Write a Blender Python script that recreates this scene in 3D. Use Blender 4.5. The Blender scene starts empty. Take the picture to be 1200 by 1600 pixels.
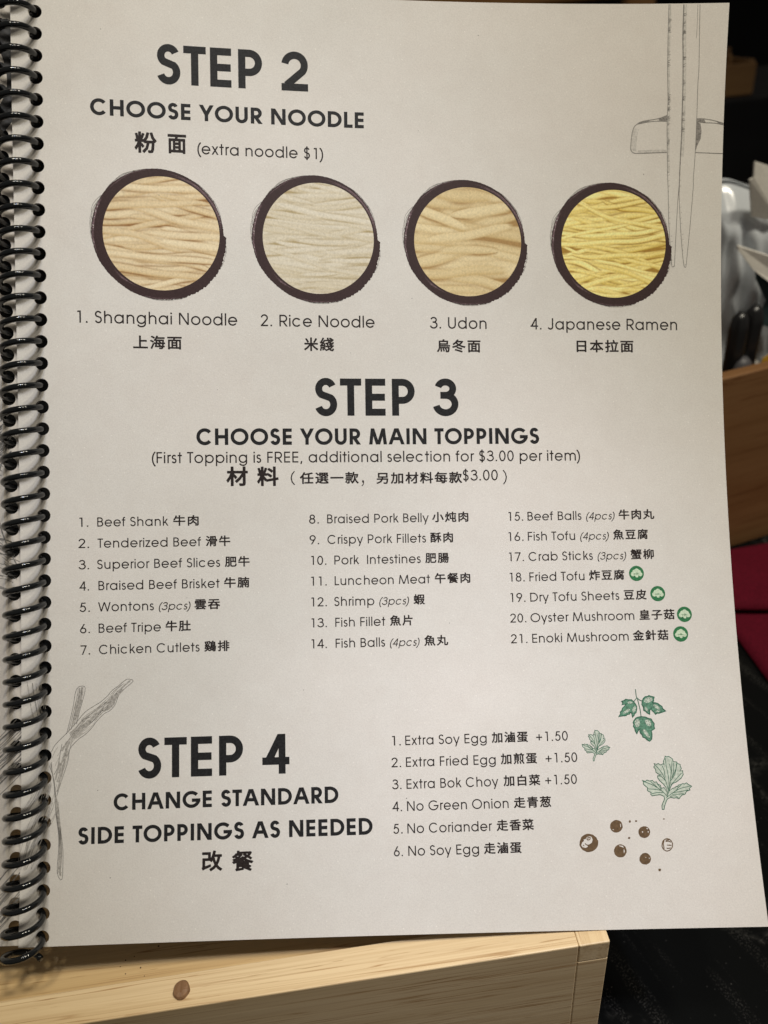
import bpy, bmesh, math, random
import numpy as np
from mathutils import Vector, Matrix
from mathutils.geometry import delaunay_2d_cdt

sc = bpy.context.scene
COL = sc.collection
MM = 0.001
TABLE_DROP = 300.0            # the table top lies 300 mm under the lens; world z = 0 is the table

# ------------------------------------------------------------------ camera, world, lamps, exposure
PITCH, ROLL = math.radians(33.0), math.radians(5.5)
FWD = np.array([0, math.cos(PITCH), -math.sin(PITCH)])
_U = np.array([0, math.sin(PITCH), math.cos(PITCH)])
_R = np.array([1.0, 0, 0])
RIGHT = math.cos(ROLL) * _R - math.sin(ROLL) * _U
UP = math.cos(ROLL) * _U + math.sin(ROLL) * _R

cam_d = bpy.data.cameras.new('camera')
cam = bpy.data.objects.new('camera', cam_d)
COL.objects.link(cam)
cam_d.sensor_fit = 'VERTICAL'
cam_d.sensor_height = 36.0
cam_d.sensor_width = 27.0
cam_d.lens = 1202.0 / 1600.0 * 36.0
cam_d.clip_start = 0.01
cam_d.clip_end = 50
cam_d.dof.use_dof = True
cam_d.dof.focus_distance = 0.232
cam_d.dof.aperture_fstop = cam_d.lens / 2.3
M = Matrix.Identity(4)
for i in range(3):
    M[i][0], M[i][1], M[i][2] = RIGHT[i], UP[i], -FWD[i]
M[2][3] = TABLE_DROP * MM
cam.matrix_world = M
sc.camera = cam

world = bpy.data.worlds.new('World')
sc.world = world
world.use_nodes = True
bg = world.node_tree.nodes['Background']
bg.inputs['Color'].default_value = (1.0, 0.90, 0.78, 1)
bg.inputs['Strength'].default_value = 0.10

sc.view_settings.view_transform = 'Standard'
sc.view_settings.look = 'None'
sc.view_settings.gamma = 1
sc.view_settings.use_curve_mapping = False
sc.view_settings.exposure = 0.11


def lamp(loc, aim, power, size, angle, blend, color):
    d = bpy.data.lights.new('ceiling_and_added_spot', 'SPOT')
    d.energy = power
    d.shadow_soft_size = size
    d.spot_size = math.radians(angle)
    d.spot_blend = blend
    d.color = color
    o = bpy.data.objects.new('ceiling_and_added_spot', d)
    COL.objects.link(o)
    o.location = loc
    v = Vector(aim) - Vector(loc)
    o.rotation_euler = v.to_track_quat('-Z', 'Y').to_euler()
    return o


WARM = (1.0, 0.922, 0.765)
COOL = (0.77, 0.83, 0.97)
NEUTRAL = (0.84, 0.85, 0.98)
PAGE_MID = (0.0, 0.19, 0.19)
# a row of small ceiling lamps over the table
lamp((0.05, -0.10, 1.60), PAGE_MID, 19, 0.07, 70, 0.8, WARM)      #L0
lamp((0.42, -0.05, 1.60), PAGE_MID, 23, 0.07, 70, 0.8, WARM)      #L1
lamp((0.80, 0.00, 1.60), PAGE_MID, 28, 0.07, 70, 0.8, WARM)      #L2
# two added narrow spots; the gap between their pools stands in for cast shadow
lamp((0.25, -0.12, 1.60), (-0.034, 0.218, 0.190), 33, 0.05, 9.0, 0.45, COOL)      #L3
lamp((0.60, -0.18, 1.55), (0.038, 0.136, 0.090), 48, 0.05, 6.9, 0.35, NEUTRAL)      #L4


# ------------------------------------------------------------------ helpers
def W3(p):
    """lens-centred millimetres -> world metres"""
    return Vector((p[0] * MM, p[1] * MM, (p[2] + TABLE_DROP) * MM))


def link(name, me, mat=None, parent=None, smooth=False):
    o = bpy.data.objects.new(name, me)
    COL.objects.link(o)
    if mat is not None:
        me.materials.append(mat)
    if parent is not None:
        o.parent = parent
    if smooth:
        for p in me.polygons:
            p.use_smooth = True
    return o


def mesh(name, verts, faces, mat=None, parent=None, smooth=False):
    me = bpy.data.meshes.new(name)
    me.from_pydata([tuple(v) for v in verts], [], faces)
    me.update()
    return link(name, me, mat, parent, smooth)


def tag(o, label=None, cat=None, group=None, kind=None):
    if label: o['label'] = label
    if cat: o['category'] = cat
    if group: o['group'] = group
    if kind: o['kind'] = kind
    return o


def empty(name, loc, rz=0.0):
    o = bpy.data.objects.new(name, None)
    COL.objects.link(o)
    o.empty_display_size = 0.02
    o.location = loc
    o.rotation_euler = (0, 0, rz)
    return o


def box_bm(bm, x0, x1, y0, y1, z0, z1):
    vs = [bm.verts.new((x, y, z)) for z in (z0, z1) for y in (y0, y1) for x in (x0, x1)]
    for f in ((0, 2, 3, 1), (4, 5, 7, 6), (0, 1, 5, 4), (2, 6, 7, 3), (0, 4, 6, 2), (1, 3, 7, 5)):
        bm.faces.new([vs[i] for i in f])


def bevel_box(name, x0, x1, y0, y1, z0, z1, bev, mat, parent, seg=3):
    """a box in millimetres relative to its parent"""
    bm = bmesh.new()
    box_bm(bm, x0 * MM, x1 * MM, y0 * MM, y1 * MM, z0 * MM, z1 * MM)
    if bev:
        bmesh.ops.bevel(bm, geom=bm.edges[:], offset=bev * MM, segments=seg, affect='EDGES', profile=0.5)
    bmesh.ops.recalc_face_normals(bm, faces=bm.faces[:])
    me = bpy.data.meshes.new(name)
    bm.to_mesh(me)
    bm.free()
    o = link(name, me, mat, parent)
    return o


def tube(name, pts, radii, mat, parent=None, sides=12, cap=True):
    pts = [Vector(p) for p in pts]
    n = len(pts)
    if not hasattr(radii, '__len__'):
        radii = [radii] * n
    verts, faces = [], []
    t0 = (pts[1] - pts[0]).normalized()
    nrm = t0.orthogonal().normalized()
    for i in range(n):
        t = (pts[min(i + 1, n - 1)] - pts[max(i - 1, 0)]).normalized()
        nrm = (nrm - t * nrm.dot(t)).normalized()
        b = t.cross(nrm)
        for k in range(sides):
            a = 2 * math.pi * k / sides
            verts.append(pts[i] + (nrm * math.cos(a) + b * math.sin(a)) * radii[i])
    for i in range(n - 1):
        for k in range(sides):
            k2 = (k + 1) % sides
            faces.append((i * sides + k, i * sides + k2, (i + 1) * sides + k2, (i + 1) * sides + k))
    if cap:
        faces.append(tuple(range(sides))[::-1])
        faces.append(tuple((n - 1) * sides + k for k in range(sides)))
    return mesh(name, verts, faces, mat, parent, True)


# ------------------------------------------------------------------ materials
def lin(c):
    return tuple(((x / 255) / 12.92 if x / 255 <= 0.04045 else ((x / 255 + 0.055) / 1.055) ** 2.4) for x in c)


class NT:
    def __init__(self, name):
        self.m = bpy.data.materials.new(name)
        self.m.use_nodes = True
        self.nt = self.m.node_tree
        self.b = self.nt.nodes['Principled BSDF']

    def n(self, t, **kw):
        x = self.nt.nodes.new(t)
        for k, v in kw.items():
            if k in x.inputs:
                x.inputs[k].default_value = v
            else:
                setattr(x, k, v)
        return x

    def l(self, a, b):
        self.nt.links.new(a, b)

    def ramp(self, fac, stops):
        r = self.n('ShaderNodeValToRGB')
        e = r.color_ramp.elements
        while len(e) < len(stops):
            e.new(0.5)
        for i, (p, c) in enumerate(stops):
            e[i].position = p
            e[i].color = (*c, 1) if len(c) == 3 else c
        self.l(fac, r.inputs['Fac'])
        return r.outputs['Color']

    def coords(self, scale=(1, 1, 1), rot=(0, 0, 0), loc=(0, 0, 0)):
        t = self.n('ShaderNodeTexCoord')
        m = self.n('ShaderNodeMapping')
        m.inputs['Scale'].default_value = scale
        m.inputs['Rotation'].default_value = rot
        m.inputs['Location'].default_value = loc
        self.l(t.outputs['Object'], m.inputs['Vector'])
        return m.outputs['Vector']

    def mix(self, a, b, fac, mode='MIX'):
        x = self.n('ShaderNodeMix', data_type='RGBA', blend_type=mode)
        for s, v in ((6, a), (7, b)):
            if isinstance(v, tuple):
                x.inputs[s].default_value = (*v, 1)
            else:
                self.l(v, x.inputs[s])
        if isinstance(fac, float):
            x.inputs[0].default_value = fac
        else:
            self.l(fac, x.inputs[0])
        return x.outputs[2]

    def bump(self, h, strength, dist):
        x = self.n('ShaderNodeBump', Strength=strength, Distance=dist)
        self.l(h, x.inputs['Height'])
        self.l(x.outputs['Normal'], self.b.inputs['Normal'])


def plain(name, col, rough=0.5, spec=0.5, grain=0.0, gscale=900.0):
    t = NT(name)
    t.b.inputs['Roughness'].default_value = rough
    t.b.inputs['Specular IOR Level'].default_value = spec
    if grain:
        no = t.n('ShaderNodeTexNoise', Scale=gscale, Detail=3.0)
        t.l(t.coords(), no.inputs['Vector'])
        lo = tuple(c * (1 - grain) for c in col)
        hi = tuple(min(1, c * (1 + grain)) for c in col)
        t.l(t.ramp(no.outputs['Fac'], [(0.3, lo), (0.7, hi)]), t.b.inputs['Base Color'])
    else:
        t.b.inputs['Base Color'].default_value = (*col, 1)
    return t.m


def paper_mat(name, base):
    t = NT(name)
    co = t.coords()
    fine = t.n('ShaderNodeTexNoise', Scale=2600.0, Detail=2.0, Roughness=0.6)
    t.l(co, fine.inputs['Vector'])
    mid = t.n('ShaderNodeTexNoise', Scale=160.0, Detail=4.0, Roughness=0.6)
    t.l(co, mid.inputs['Vector'])
    big = t.n('ShaderNodeTexNoise', Scale=14.0, Detail=2.0)
    t.l(co, big.inputs['Vector'])
    c = t.ramp(fine.outputs['Fac'], [(0.28, tuple(x * 0.93 for x in base)), (0.5, base), (0.72, tuple(min(1, x * 1.06) for x in base))])
    c2 = t.ramp(mid.outputs['Fac'], [(0.3, (0.965, 0.955, 0.95)), (0.7, (1.0, 1.0, 1.0))])
    c3 = t.ramp(big.outputs['Fac'], [(0.35, (0.97, 0.975, 0.97)), (0.65, (1.0, 0.99, 0.985))])
    c = t.mix(c, c2, 1.0, 'MULTIPLY')
    c = t.mix(c, c3, 1.0, 'MULTIPLY')
    # sparkle of the satin laminate, painted into the colour as tiny pale flecks
    vor = t.n('ShaderNodeTexVoronoi', Scale=850.0)
    t.l(co, vor.inputs['Vector'])
    fl = t.ramp(vor.outputs['Distance'], [(0.10, (1, 1, 1)), (0.22, (0, 0, 0))])
    pick = t.ramp(vor.outputs['Color'], [(0.72, (0, 0, 0)), (0.80, (1, 1, 1))])
    fac = t.mix(fl, pick, 1.0, 'MULTIPLY')
    fac = t.mix(fac, (0.45, 0.45, 0.45), 1.0, 'MULTIPLY')
    c = t.mix(c, (0.93, 0.90, 0.85), fac)
    t.l(c, t.b.inputs['Base Color'])
    t.b.inputs['Roughness'].default_value = 0.55
    t.b.inputs['Specular IOR Level'].default_value = 0.14
    # the sheet is not quite flat: shallow waves from handling
    wave = t.n('ShaderNodeTexNoise', Scale=17.0, Detail=1.5, Roughness=0.45)
    t.l(co, wave.inputs['Vector'])
    b1 = t.n('ShaderNodeBump', Strength=0.6, Distance=0.0028)
    t.l(wave.outputs['Fac'], b1.inputs['Height'])
    b2 = t.n('ShaderNodeBump', Strength=0.25, Distance=0.00010)
    t.l(fine.outputs['Fac'], b2.inputs['Height'])
    t.l(b1.outputs['Normal'], b2.inputs['Normal'])
    t.l(b2.outputs['Normal'], t.b.inputs['Normal'])
    return t.m


def bamboo_mat(name, axis, light, dark, strips=95.0, tone=1.0, seed=0.0):
    """laminated bamboo, fibres along one object axis"""
    t = NT(name)
    sc_s = {'X': (5, strips, strips), 'Y': (strips, 5, strips), 'Z': (strips, strips, 5)}[axis]
    def stretch(lo, hi): return {'X': (lo, hi, hi), 'Y': (hi, lo, hi), 'Z': (hi, hi, lo)}[axis]
    fib = t.n('ShaderNodeTexNoise', Scale=1.0, Detail=3.0, Roughness=0.6)
    t.l(t.coords(stretch(16, 1100), loc=(seed, seed, seed)), fib.inputs['Vector'])
    strip = t.n('ShaderNodeTexNoise', Scale=1.0, Detail=1.0)
    t.l(t.coords(sc_s, loc=(seed * 2, seed, 0)), strip.inputs['Vector'])
    lines = t.n('ShaderNodeTexNoise', Scale=1.0, Detail=2.0, Roughness=0.5)
    t.l(t.coords(stretch(9, 480), loc=(0, seed, seed)), lines.inputs['Vector'])
    pores = t.n('ShaderNodeTexNoise', Scale=1.0, Detail=2.0, Roughness=0.5)
    t.l(t.coords(stretch(70, 1300)), pores.inputs['Vector'])
    L, D = tuple(x * tone for x in light), tuple(x * tone for x in dark)
    c = t.ramp(fib.outputs['Fac'], [(0.30, tuple(0.62 * a + 0.38 * b for a, b in zip(L, D))), (0.50, tuple(0.88 * a + 0.12 * b for a, b in zip(L, D))), (0.66, L)])
    s = t.ramp(strip.outputs['Fac'], [(0.36, (0.86, 0.82, 0.76)), (0.50, (0.97, 0.96, 0.94)), (0.64, (1.0, 1.0, 1.0))])
    c = t.mix(c, s, 1.0, 'MULTIPLY')
    ln = t.ramp(lines.outputs['Fac'], [(0.46, (1, 1, 1)), (0.485, (0.52, 0.36, 0.22)), (0.51, (1, 1, 1))])
    msk = t.n('ShaderNodeTexNoise', Scale=1.0, Detail=2.0)
    t.l(t.coords(stretch(10, 90), loc=(seed, 0, seed)), msk.inputs['Vector'])
    mk = t.ramp(msk.outputs['Fac'], [(0.42, (0, 0, 0)), (0.56, (0.9, 0.9, 0.9))])
    c = t.mix(c, t.mix(c, ln, 1.0, 'MULTIPLY'), mk)
    p = t.ramp(pores.outputs['Fac'], [(0.27, (0.55, 0.42, 0.30)), (0.34, (1, 1, 1))])
    c = t.mix(c, p, 0.7, 'MULTIPLY')
    t.l(c, t.b.inputs['Base Color'])
    t.b.inputs['Roughness'].default_value = 0.42
    t.b.inputs['Specular IOR Level'].default_value = 0.4
    t.bump(fib.outputs['Fac'], 0.15, 0.0003)
    return t.m


M_PAPER = paper_mat('satin_paper', (0.71, 0.685, 0.645))
M_PAPER2 = paper_mat('satin_paper_back', (0.66, 0.62, 0.57))
M_INK = plain('black_ink', (0.020, 0.020, 0.021), 0.55, 0.12, 0.35, 1800.0)
M_INKT = plain('brown_black_ink', (0.027, 0.021, 0.020), 0.55, 0.12, 0.30, 1800.0)
M_SKETCH = plain('grey_sketch_ink', (0.21, 0.20, 0.187), 0.5, 0.3, 0.35, 1500.0)
M_SKFILL = plain('grey_hatch_ink', (0.24, 0.225, 0.21), 0.5, 0.3, 0.45, 1800.0)
M_SKPALE = plain('pale_sketch_ink', (0.40, 0.38, 0.35), 0.5, 0.3, 0.35, 1500.0)
M_SKSOFT = plain('soft_pencil_ink', (0.56, 0.54, 0.505), 0.5, 0.2, 0.22, 1500.0)
M_GREEN = plain('green_icon_ink', (0.030, 0.17, 0.065), 0.45, 0.35, 0.25, 1800.0)
M_GPALE = plain('pale_green_ink', (0.56, 0.68, 0.50), 0.45, 0.35, 0.15, 1800.0)
M_GHERB = plain('herb_green_ink', (0.035, 0.125, 0.078), 0.5, 0.3, 0.35, 1800.0)
M_GMID = plain('mid_herb_ink', (0.11, 0.245, 0.165), 0.5, 0.3, 0.4, 1800.0)
M_GTINT = plain('herb_tint_ink', (0.51, 0.565, 0.48), 0.5, 0.3, 0.2, 1200.0)
M_BEAN = plain('brown_bean_ink', (0.135, 0.085, 0.045), 0.5, 0.3, 0.25, 1500.0)
M_COIL = plain('black_coil_plastic', (0.006, 0.007, 0.008), 0.06, 0.5)
M_BLACK = plain('black_plastic', (0.010, 0.010, 0.011), 0.28, 0.5)
M_GREYPL = plain('grey_plastic', (0.07, 0.068, 0.075), 0.45, 0.4, 0.2, 300)

BL, BD = (0.74, 0.575, 0.345), (0.44, 0.275, 0.12)
M_BAM_X = bamboo_mat('bamboo_long_grain', 'X', BL, BD)
M_BAM_P = bamboo_mat('bamboo_panel', 'X', (0.62, 0.445, 0.225), (0.36, 0.21, 0.085), 70.0, 1.0, 3.3)
M_BAM_Y = bamboo_mat('bamboo_cross_grain', 'Y', BL, BD, 260.0, 1.0, 1.7)
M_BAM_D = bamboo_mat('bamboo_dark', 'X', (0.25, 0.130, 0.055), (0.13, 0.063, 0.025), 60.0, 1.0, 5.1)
M_PIN = plain('dark_knot', (0.05, 0.03, 0.015), 0.8, 0.1)
M_DOWEL = bamboo_mat('dowel_end_grain', 'Y', (0.25, 0.14, 0.07), (0.06, 0.032, 0.018), 900.0, 1.0, 2.0)


def vcol_mat(name):
    t = NT(name)
    a = t.n('ShaderNodeVertexColor', layer_name='ink')
    no = t.n('ShaderNodeTexNoise', Scale=1700.0, Detail=3.0)
    t.l(t.coords(), no.inputs['Vector'])
    g = t.ramp(no.outputs['Fac'], [(0.3, (0.88, 0.88, 0.88)), (0.7, (1.08, 1.08, 1.08))])
    t.l(t.mix(a.outputs['Color'], g, 1.0, 'MULTIPLY'), t.b.inputs['Base Color'])
    t.b.inputs['Roughness'].default_value = 0.5
    t.b.inputs['Specular IOR Level'].default_value = 0.15
    return t.m


M_PRINT = vcol_mat('printed_colour')


def marble_mat():
    t = NT('black_marble')
    co = t.coords((1, 1, 1), (0, 0, math.radians(-35)))
    warp = t.n('ShaderNodeTexNoise', Scale=7.0, Detail=5.0, Roughness=0.6)
    t.l(co, warp.inputs['Vector'])
    add = t.n('ShaderNodeVectorMath', operation='MULTIPLY_ADD')
    t.l(warp.outputs['Color'], add.inputs[0])
    add.inputs[1].default_value = (0.16, 0.16, 0.16)
    t.l(co, add.inputs[2])
    vein = t.n('ShaderNodeTexVoronoi', Scale=15.0, feature='DISTANCE_TO_EDGE')
    t.l(add.outputs[0], vein.inputs['Vector'])
    v = t.ramp(vein.outputs['Distance'], [(0.0, (0.5, 0.5, 0.5)), (0.012, (0.16, 0.16, 0.16)), (0.06, (0, 0, 0))])
    msk = t.n('ShaderNodeTexNoise', Scale=28.0, Detail=4.0, Roughness=0.7)
    t.l(co, msk.inputs['Vector'])
    m = t.ramp(msk.outputs['Fac'], [(0.47, (0, 0, 0)), (0.68, (1, 1, 1))])
    brk = t.n('ShaderNodeTexNoise', Scale=520.0, Detail=3.0)
    t.l(co, brk.inputs['Vector'])
    m2 = t.ramp(brk.outputs['Fac'], [(0.38, (0, 0, 0)), (0.62, (1, 1, 1))])
    v = t.mix(v, m, 1.0, 'MULTIPLY')
    v = t.mix(v, m2, 1.0, 'MULTIPLY')
    spk = t.n('ShaderNodeTexVoronoi', Scale=420.0)
    t.l(co, spk.inputs['Vector'])
    s = t.ramp(spk.outputs['Distance'], [(0.05, (1, 1, 1)), (0.16, (0, 0, 0))])
    pk = t.ramp(spk.outputs['Color'], [(0.70, (0, 0, 0)), (0.80, (1, 1, 1))])
    s = t.mix(s, pk, 1.0, 'MULTIPLY')
    both = t.mix(v, s, 0.35, 'ADD')
    # drifting streaks of fine pale grains
    st = t.n('ShaderNodeTexNoise', Scale=1.0, Detail=4.0, Roughness=0.6)
    tc = t.n('ShaderNodeTexCoord')
    mp = t.n('ShaderNodeMapping', vector_type='TEXTURE')
    mp.inputs['Rotation'].default_value = (0, 0, math.radians(STREAK))
    mp.inputs['Scale'].default_value = (1 / 12, 1 / 110, 1 / 40)
    t.l(tc.outputs['Object'], mp.inputs['Vector'])
    t.l(mp.outputs['Vector'], st.inputs['Vector'])
    sm = t.ramp(st.outputs['Fac'], [(0.54, (0, 0, 0)), (0.70, (0.8, 0.8, 0.8))])
    gr = t.n('ShaderNodeTexNoise', Scale=1400.0, Detail=2.0)
    t.l(co, gr.inputs['Vector'])
    gm = t.ramp(gr.outputs['Fac'], [(0.50, (0, 0, 0)), (0.66, (1, 1, 1))])
    both = t.mix(both, t.mix(sm, gm, 1.0, 'MULTIPLY'), 0.38, 'ADD')
    c = t.mix((0.0035, 0.0040, 0.0042), (0.16, 0.155, 0.145), both)
    t.l(c, t.b.inputs['Base Color'])
    t.b.inputs['Roughness'].default_value = 0.22
    t.b.inputs['Specular IOR Level'].default_value = 0.12
    return t.m


STREAK = -66
M_MARBLE = marble_mat()

# ------------------------------------------------------------------ the page as a bent sheet (letter paper, millimetres)
PW, PH = 215.9, 279.4
_rv = np.array([-0.035797, -0.094354, -0.014312])
_pt = np.array([0.885526, -16.707523, 236.046837])
_cf = [(7.191764, 0, 2), (1.112741, 0, 3), (4.988228, 1, 1), (4.706666, 1, 2), (-2.023322, 1, 3), (1.553581, 2, 0), (-1.685164, 2, 1), (1.292758, 2, 2)]
_th = np.linalg.norm(_rv)
_k = _rv / _th
_K = np.array([[0, -_k[2], _k[1]], [_k[2], 0, -_k[0]], [-_k[1], _k[0], 0]])
ROT = np.eye(3) + math.sin(_th) * _K + (1 - math.cos(_th)) * _K @ _K
BASIS = np.stack([RIGHT, -UP, FWD], 1)           # page-frame axes -> world
HOLE_U, HOLE_V0, PITCH_MM = 6.64, 10.17, 6.35


def sheet(uv, lift=0.0):
    """(u right, v down) in mm on the sheet, lift = mm towards the reader; returns world metres"""
    uv = np.atleast_2d(np.asarray(uv, float))
    u, v = uv[:, 0], uv[:, 1]
    U, S = (u - PW / 2) / (PW / 2), (v - PH / 2) / (PH / 2)
    d = np.zeros(len(u))
    for c, i, j in _cf:
        d += c * U ** i * S ** j
    X = np.stack([u - PW / 2, v - PH / 2, -(d + lift)], 1) @ ROT.T + _pt
    Xw = X @ BASIS.T
    Xw[:, 2] += TABLE_DROP
    return Xw * MM


_zero = sheet([(PW / 2, PH)])[0]
MENU_AT = Vector(_zero)


def on_page(name, uv, faces, mat, parent, lift=0.035, smooth=False):
    P = sheet(uv, lift) - _zero
    return mesh(name, P.tolist(), faces, mat, parent, smooth)


# ------------------------------------------------------------------ setting
bm = bmesh.new()
box_bm(bm, -0.75, 1.15, -0.30, 0.92, -0.03, 0.0)
me = bpy.data.meshes.new('table')
bm.to_mesh(me); bm.free()
tag(link('table', me, M_MARBLE), 'black marble table top with white veins and specks under everything', None, None, 'structure')
M_FLOOR = plain('dark_floor', (0.012, 0.011, 0.010), 0.5, 0.3, 0.4, 3.0)
mesh('floor', [(-4, -2, -0.75), (5, -2, -0.75), (5, 6, -0.75), (-4, 6, -0.75)], [(0, 1, 2, 3)], M_FLOOR)['kind'] = 'structure'
M_WALL = plain('dark_wall', (0.006, 0.006, 0.007), 0.7, 0.2, 0.4, 4.0)
mesh('wall', [(-4, 5.8, -0.75), (5, 5.8, -0.75), (5, 5.8, 2.5), (-4, 5.8, 2.5)], [(0, 3, 2, 1)], M_WALL)['kind'] = 'structure'

# ------------------------------------------------------------------ menu
menu = tag(empty('menu', MENU_AT), 'spiral bound noodle menu page with black lettering, propped up on the light bamboo box', 'menu')

rng = random.Random(7)
N_HOLES = 43
V_TOP = HOLE_V0 - PITCH_MM / 2
V_BOT = HOLE_V0 + PITCH_MM * (N_HOLES - 0.5)


def make_sheet(name, u_left, hole_u, u_right, cut0, cut1, lift_fn, mat, hole_r=1.92, step=3.6, shift=None, V0=HOLE_V0, N_HOLES=N_HOLES):
    """a sheet with a row of punched holes; cut0..cut1 is the column that carries them"""
    verts, faces = [], []
    V_TOP = V0 - PITCH_MM / 2
    V_BOT = V0 + PITCH_MM * (N_HOLES - 0.5)

    def grid(us, vs):
        b = len(verts)
        for v in vs:
            for u in us:
                verts.append((u, v))
        n = len(us)
        for j in range(len(vs) - 1):
            for i in range(n - 1):
                faces.append((b + j * n + i, b + (j + 1) * n + i, b + (j + 1) * n + i + 1, b + j * n + i + 1))
    vlines = [0.0, V_TOP / 2] + [V_TOP + PITCH_MM * i / 2 for i in range(2 * N_HOLES + 1)]
    vlines += [min(PH, V_BOT + 0.01)] if V_BOT < PH else []
    vlines = sorted(set([round(v, 4) for v in vlines if v <= PH] + [PH]))
    lo, hi = min(u_left, u_right), max(u_left, u_right)
    for a, b in ((lo, cut0), (cut1, hi)):
        n = max(1, int(abs(b - a) / step))
        grid([a + (b - a) * i / n for i in range(n + 1)], vlines)
    n_seg = 24
    for h in range(N_HOLES):
        vc = V0 + PITCH_MM * h
        v0, v1 = vc - PITCH_MM / 2, min(PH, vc + PITCH_MM / 2)
        b = len(verts)
        for k in range(n_seg):
            a = 2 * math.pi * (k + 0.5) / n_seg
            verts.append((hole_u + hole_r * math.cos(a), vc + hole_r * math.sin(a)))
        for k in range(n_seg):
            a = 2 * math.pi * (k + 0.5) / n_seg
            c, s = math.cos(a), math.sin(a)
            t = 1e9
            if c > 1e-9: t = min(t, (cut1 - hole_u) / c)
            if c < -1e-9: t = min(t, (cut0 - hole_u) / c)
            if s > 1e-9: t = min(t, (v1 - vc) / s)
            if s < -1e-9: t = min(t, (v0 - vc) / s)
            verts.append((hole_u + t * c, vc + t * s))
        for (cu, cv) in ((cut1, v1), (cut0, v1), (cut0, v0), (cut1, v0)):
            verts.append((cu, cv))
        for k in range(n_seg):
            k2 = (k + 1) % n_seg
            p, q = verts[b + n_seg + k], verts[b + n_seg + k2]
            extra = None
            if abs(p[0] - q[0]) > 1e-6 and abs(p[1] - q[1]) > 1e-6:
                ci = {(True, True): 0, (False, True): 1, (False, False): 2, (True, False): 3}[(p[0] + q[0] > 2 * hole_u, p[1] + q[1] > 2 * vc)]
                extra = b + 2 * n_seg + ci
            f = [b + k, b + n_seg + k] + ([extra] if extra is not None else []) + [b + n_seg + k2, b + k2]
            faces.append(tuple(reversed(f)))
    # strips above the first and below the last hole cell
    grid([cut0, (cut0 + cut1) / 2, cut1], [0.0, V_TOP / 2, V_TOP])
    if PH - V_BOT > 0.02:
        grid([cut0, (cut0 + cut1) / 2, cut1], [V_BOT, PH])
    uv = np.array(verts)
    if shift is not None: uv[:, 0] += shift(uv[:, 1])
    P = sheet(uv, lift_fn(uv)) - _zero
    o = mesh(name, P.tolist(), faces, mat, menu, True)
    bm2 = bmesh.new()
    bm2.from_mesh(o.data)
    bmesh.ops.remove_doubles(bm2, verts=bm2.verts[:], dist=2e-6)
    bmesh.ops.recalc_face_normals(bm2, faces=bm2.faces[:])
    s = sum((f.normal * f.calc_area() for f in bm2.faces), Vector())
    if s.dot(Vector(FWD)) > 0:
        bmesh.ops.reverse_faces(bm2, faces=bm2.faces[:])
    bm2.to_mesh(o.data)
    bm2.free()
    for p in o.data.polygons:
        p.use_smooth = False
    md = o.modifiers.new('thickness', 'SOLIDIFY')
    md.thickness = 0.00022
    md.offset = -1.0
    return o


def flat_lift(d):
    return lambda uv: np.full(len(uv), d)


page = make_sheet('page', 0.0, HOLE_U, PW, HOLE_U - 3.3, HOLE_U + 3.3, flat_lift(0.0), M_PAPER)
make_sheet('back_sheet', 0.5, HOLE_U, PW - 0.35, HOLE_U - 3.2, HOLE_U + 3.2, flat_lift(-0.42), M_PAPER2)
make_sheet('back_sheet', -0.25, HOLE_U, PW - 0.2, HOLE_U - 3.2, HOLE_U + 3.2, flat_lift(-0.9), M_PAPER2)


# the binding coil: one helix through all the holes
RING_R, FACE_LIFT = 5.2, -1.25
_hs = np.linspace(0.0, 4.1, 83)
_aR, _aL = np.arcsin((_hs - 0.3) / RING_R), np.arcsin((_hs - 0.3 - FACE_LIFT) / RING_R)
_ds = RING_R * (np.cos(_aR) + np.cos(_aL))


def ring_geometry(v):
    """the coil ring at height v: centre u, centre lift, radius, spacing of its two holes"""
    s = v / PH
    d = float(np.interp(s, [0, .15, .3, .55, .83, 1], [10.05, 10.0, 9.9, 9.4, 8.3, 8.15]))
    h = float(np.interp(-d, -_ds, _hs))
    return HOLE_U - RING_R * math.sqrt(1 - ((h - 0.3) / RING_R) ** 2), h, RING_R, d


def coil_point(turn):
    v = HOLE_V0 + PITCH_MM * turn
    uc, h, r, ch = ring_geometry(v)
    a0 = -math.asin((h - 0.3) / r)           # where the ring meets the right-hand hole
    a = a0 + 2 * math.pi * turn
    return (uc + r * math.cos(a), v, h - 0.3 + r * math.sin(a))


pts = []
NSEG = 30
for i in range(int(-1 * NSEG), int((N_HOLES - 0.02) * NSEG) + 1):
    u, v, l = coil_point(i / NSEG)
    pts.append(Vector((sheet([(u, v)], l)[0] - _zero).tolist()))
tube('spiral_coil', pts, 0.88 * MM, M_COIL, menu, 12)


# facing page, folded away to the left behind the coil; its holes follow the coil
LH = HOLE_U - 9.0


def face_shift(v):
    return np.array([HOLE_U - ring_geometry(x)[3] - LH for x in np.atleast_1d(v)])


def face_lift(uv):
    return np.full(len(uv), FACE_LIFT)


facing = make_sheet('facing_page', LH + 6.6, LH, LH - 200.0, LH - 3.3, LH + 3.3, face_lift, M_PAPER2, 1.9, 5.0, face_shift, HOLE_V0 + 3.85 - PITCH_MM, 43)
facing['label'] = 'facing page at the left edge with hatched grey drawing'

# ------------------------------------------------------------------ lettering: a geometric sans drawn from strokes
C, XH, ASC, DSC = 0.72, 0.535, 0.74, -0.205


def arc(cx, cy, rx, ry, a0, a1, n=None):
    n = n or max(4, int(abs(a1 - a0) / 9))
    return [(cx + rx * math.cos(math.radians(a0 + (a1 - a0) * i / n)), cy + ry * math.sin(math.radians(a0 + (a1 - a0) * i / n))) for i in range(n + 1)]


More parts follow.
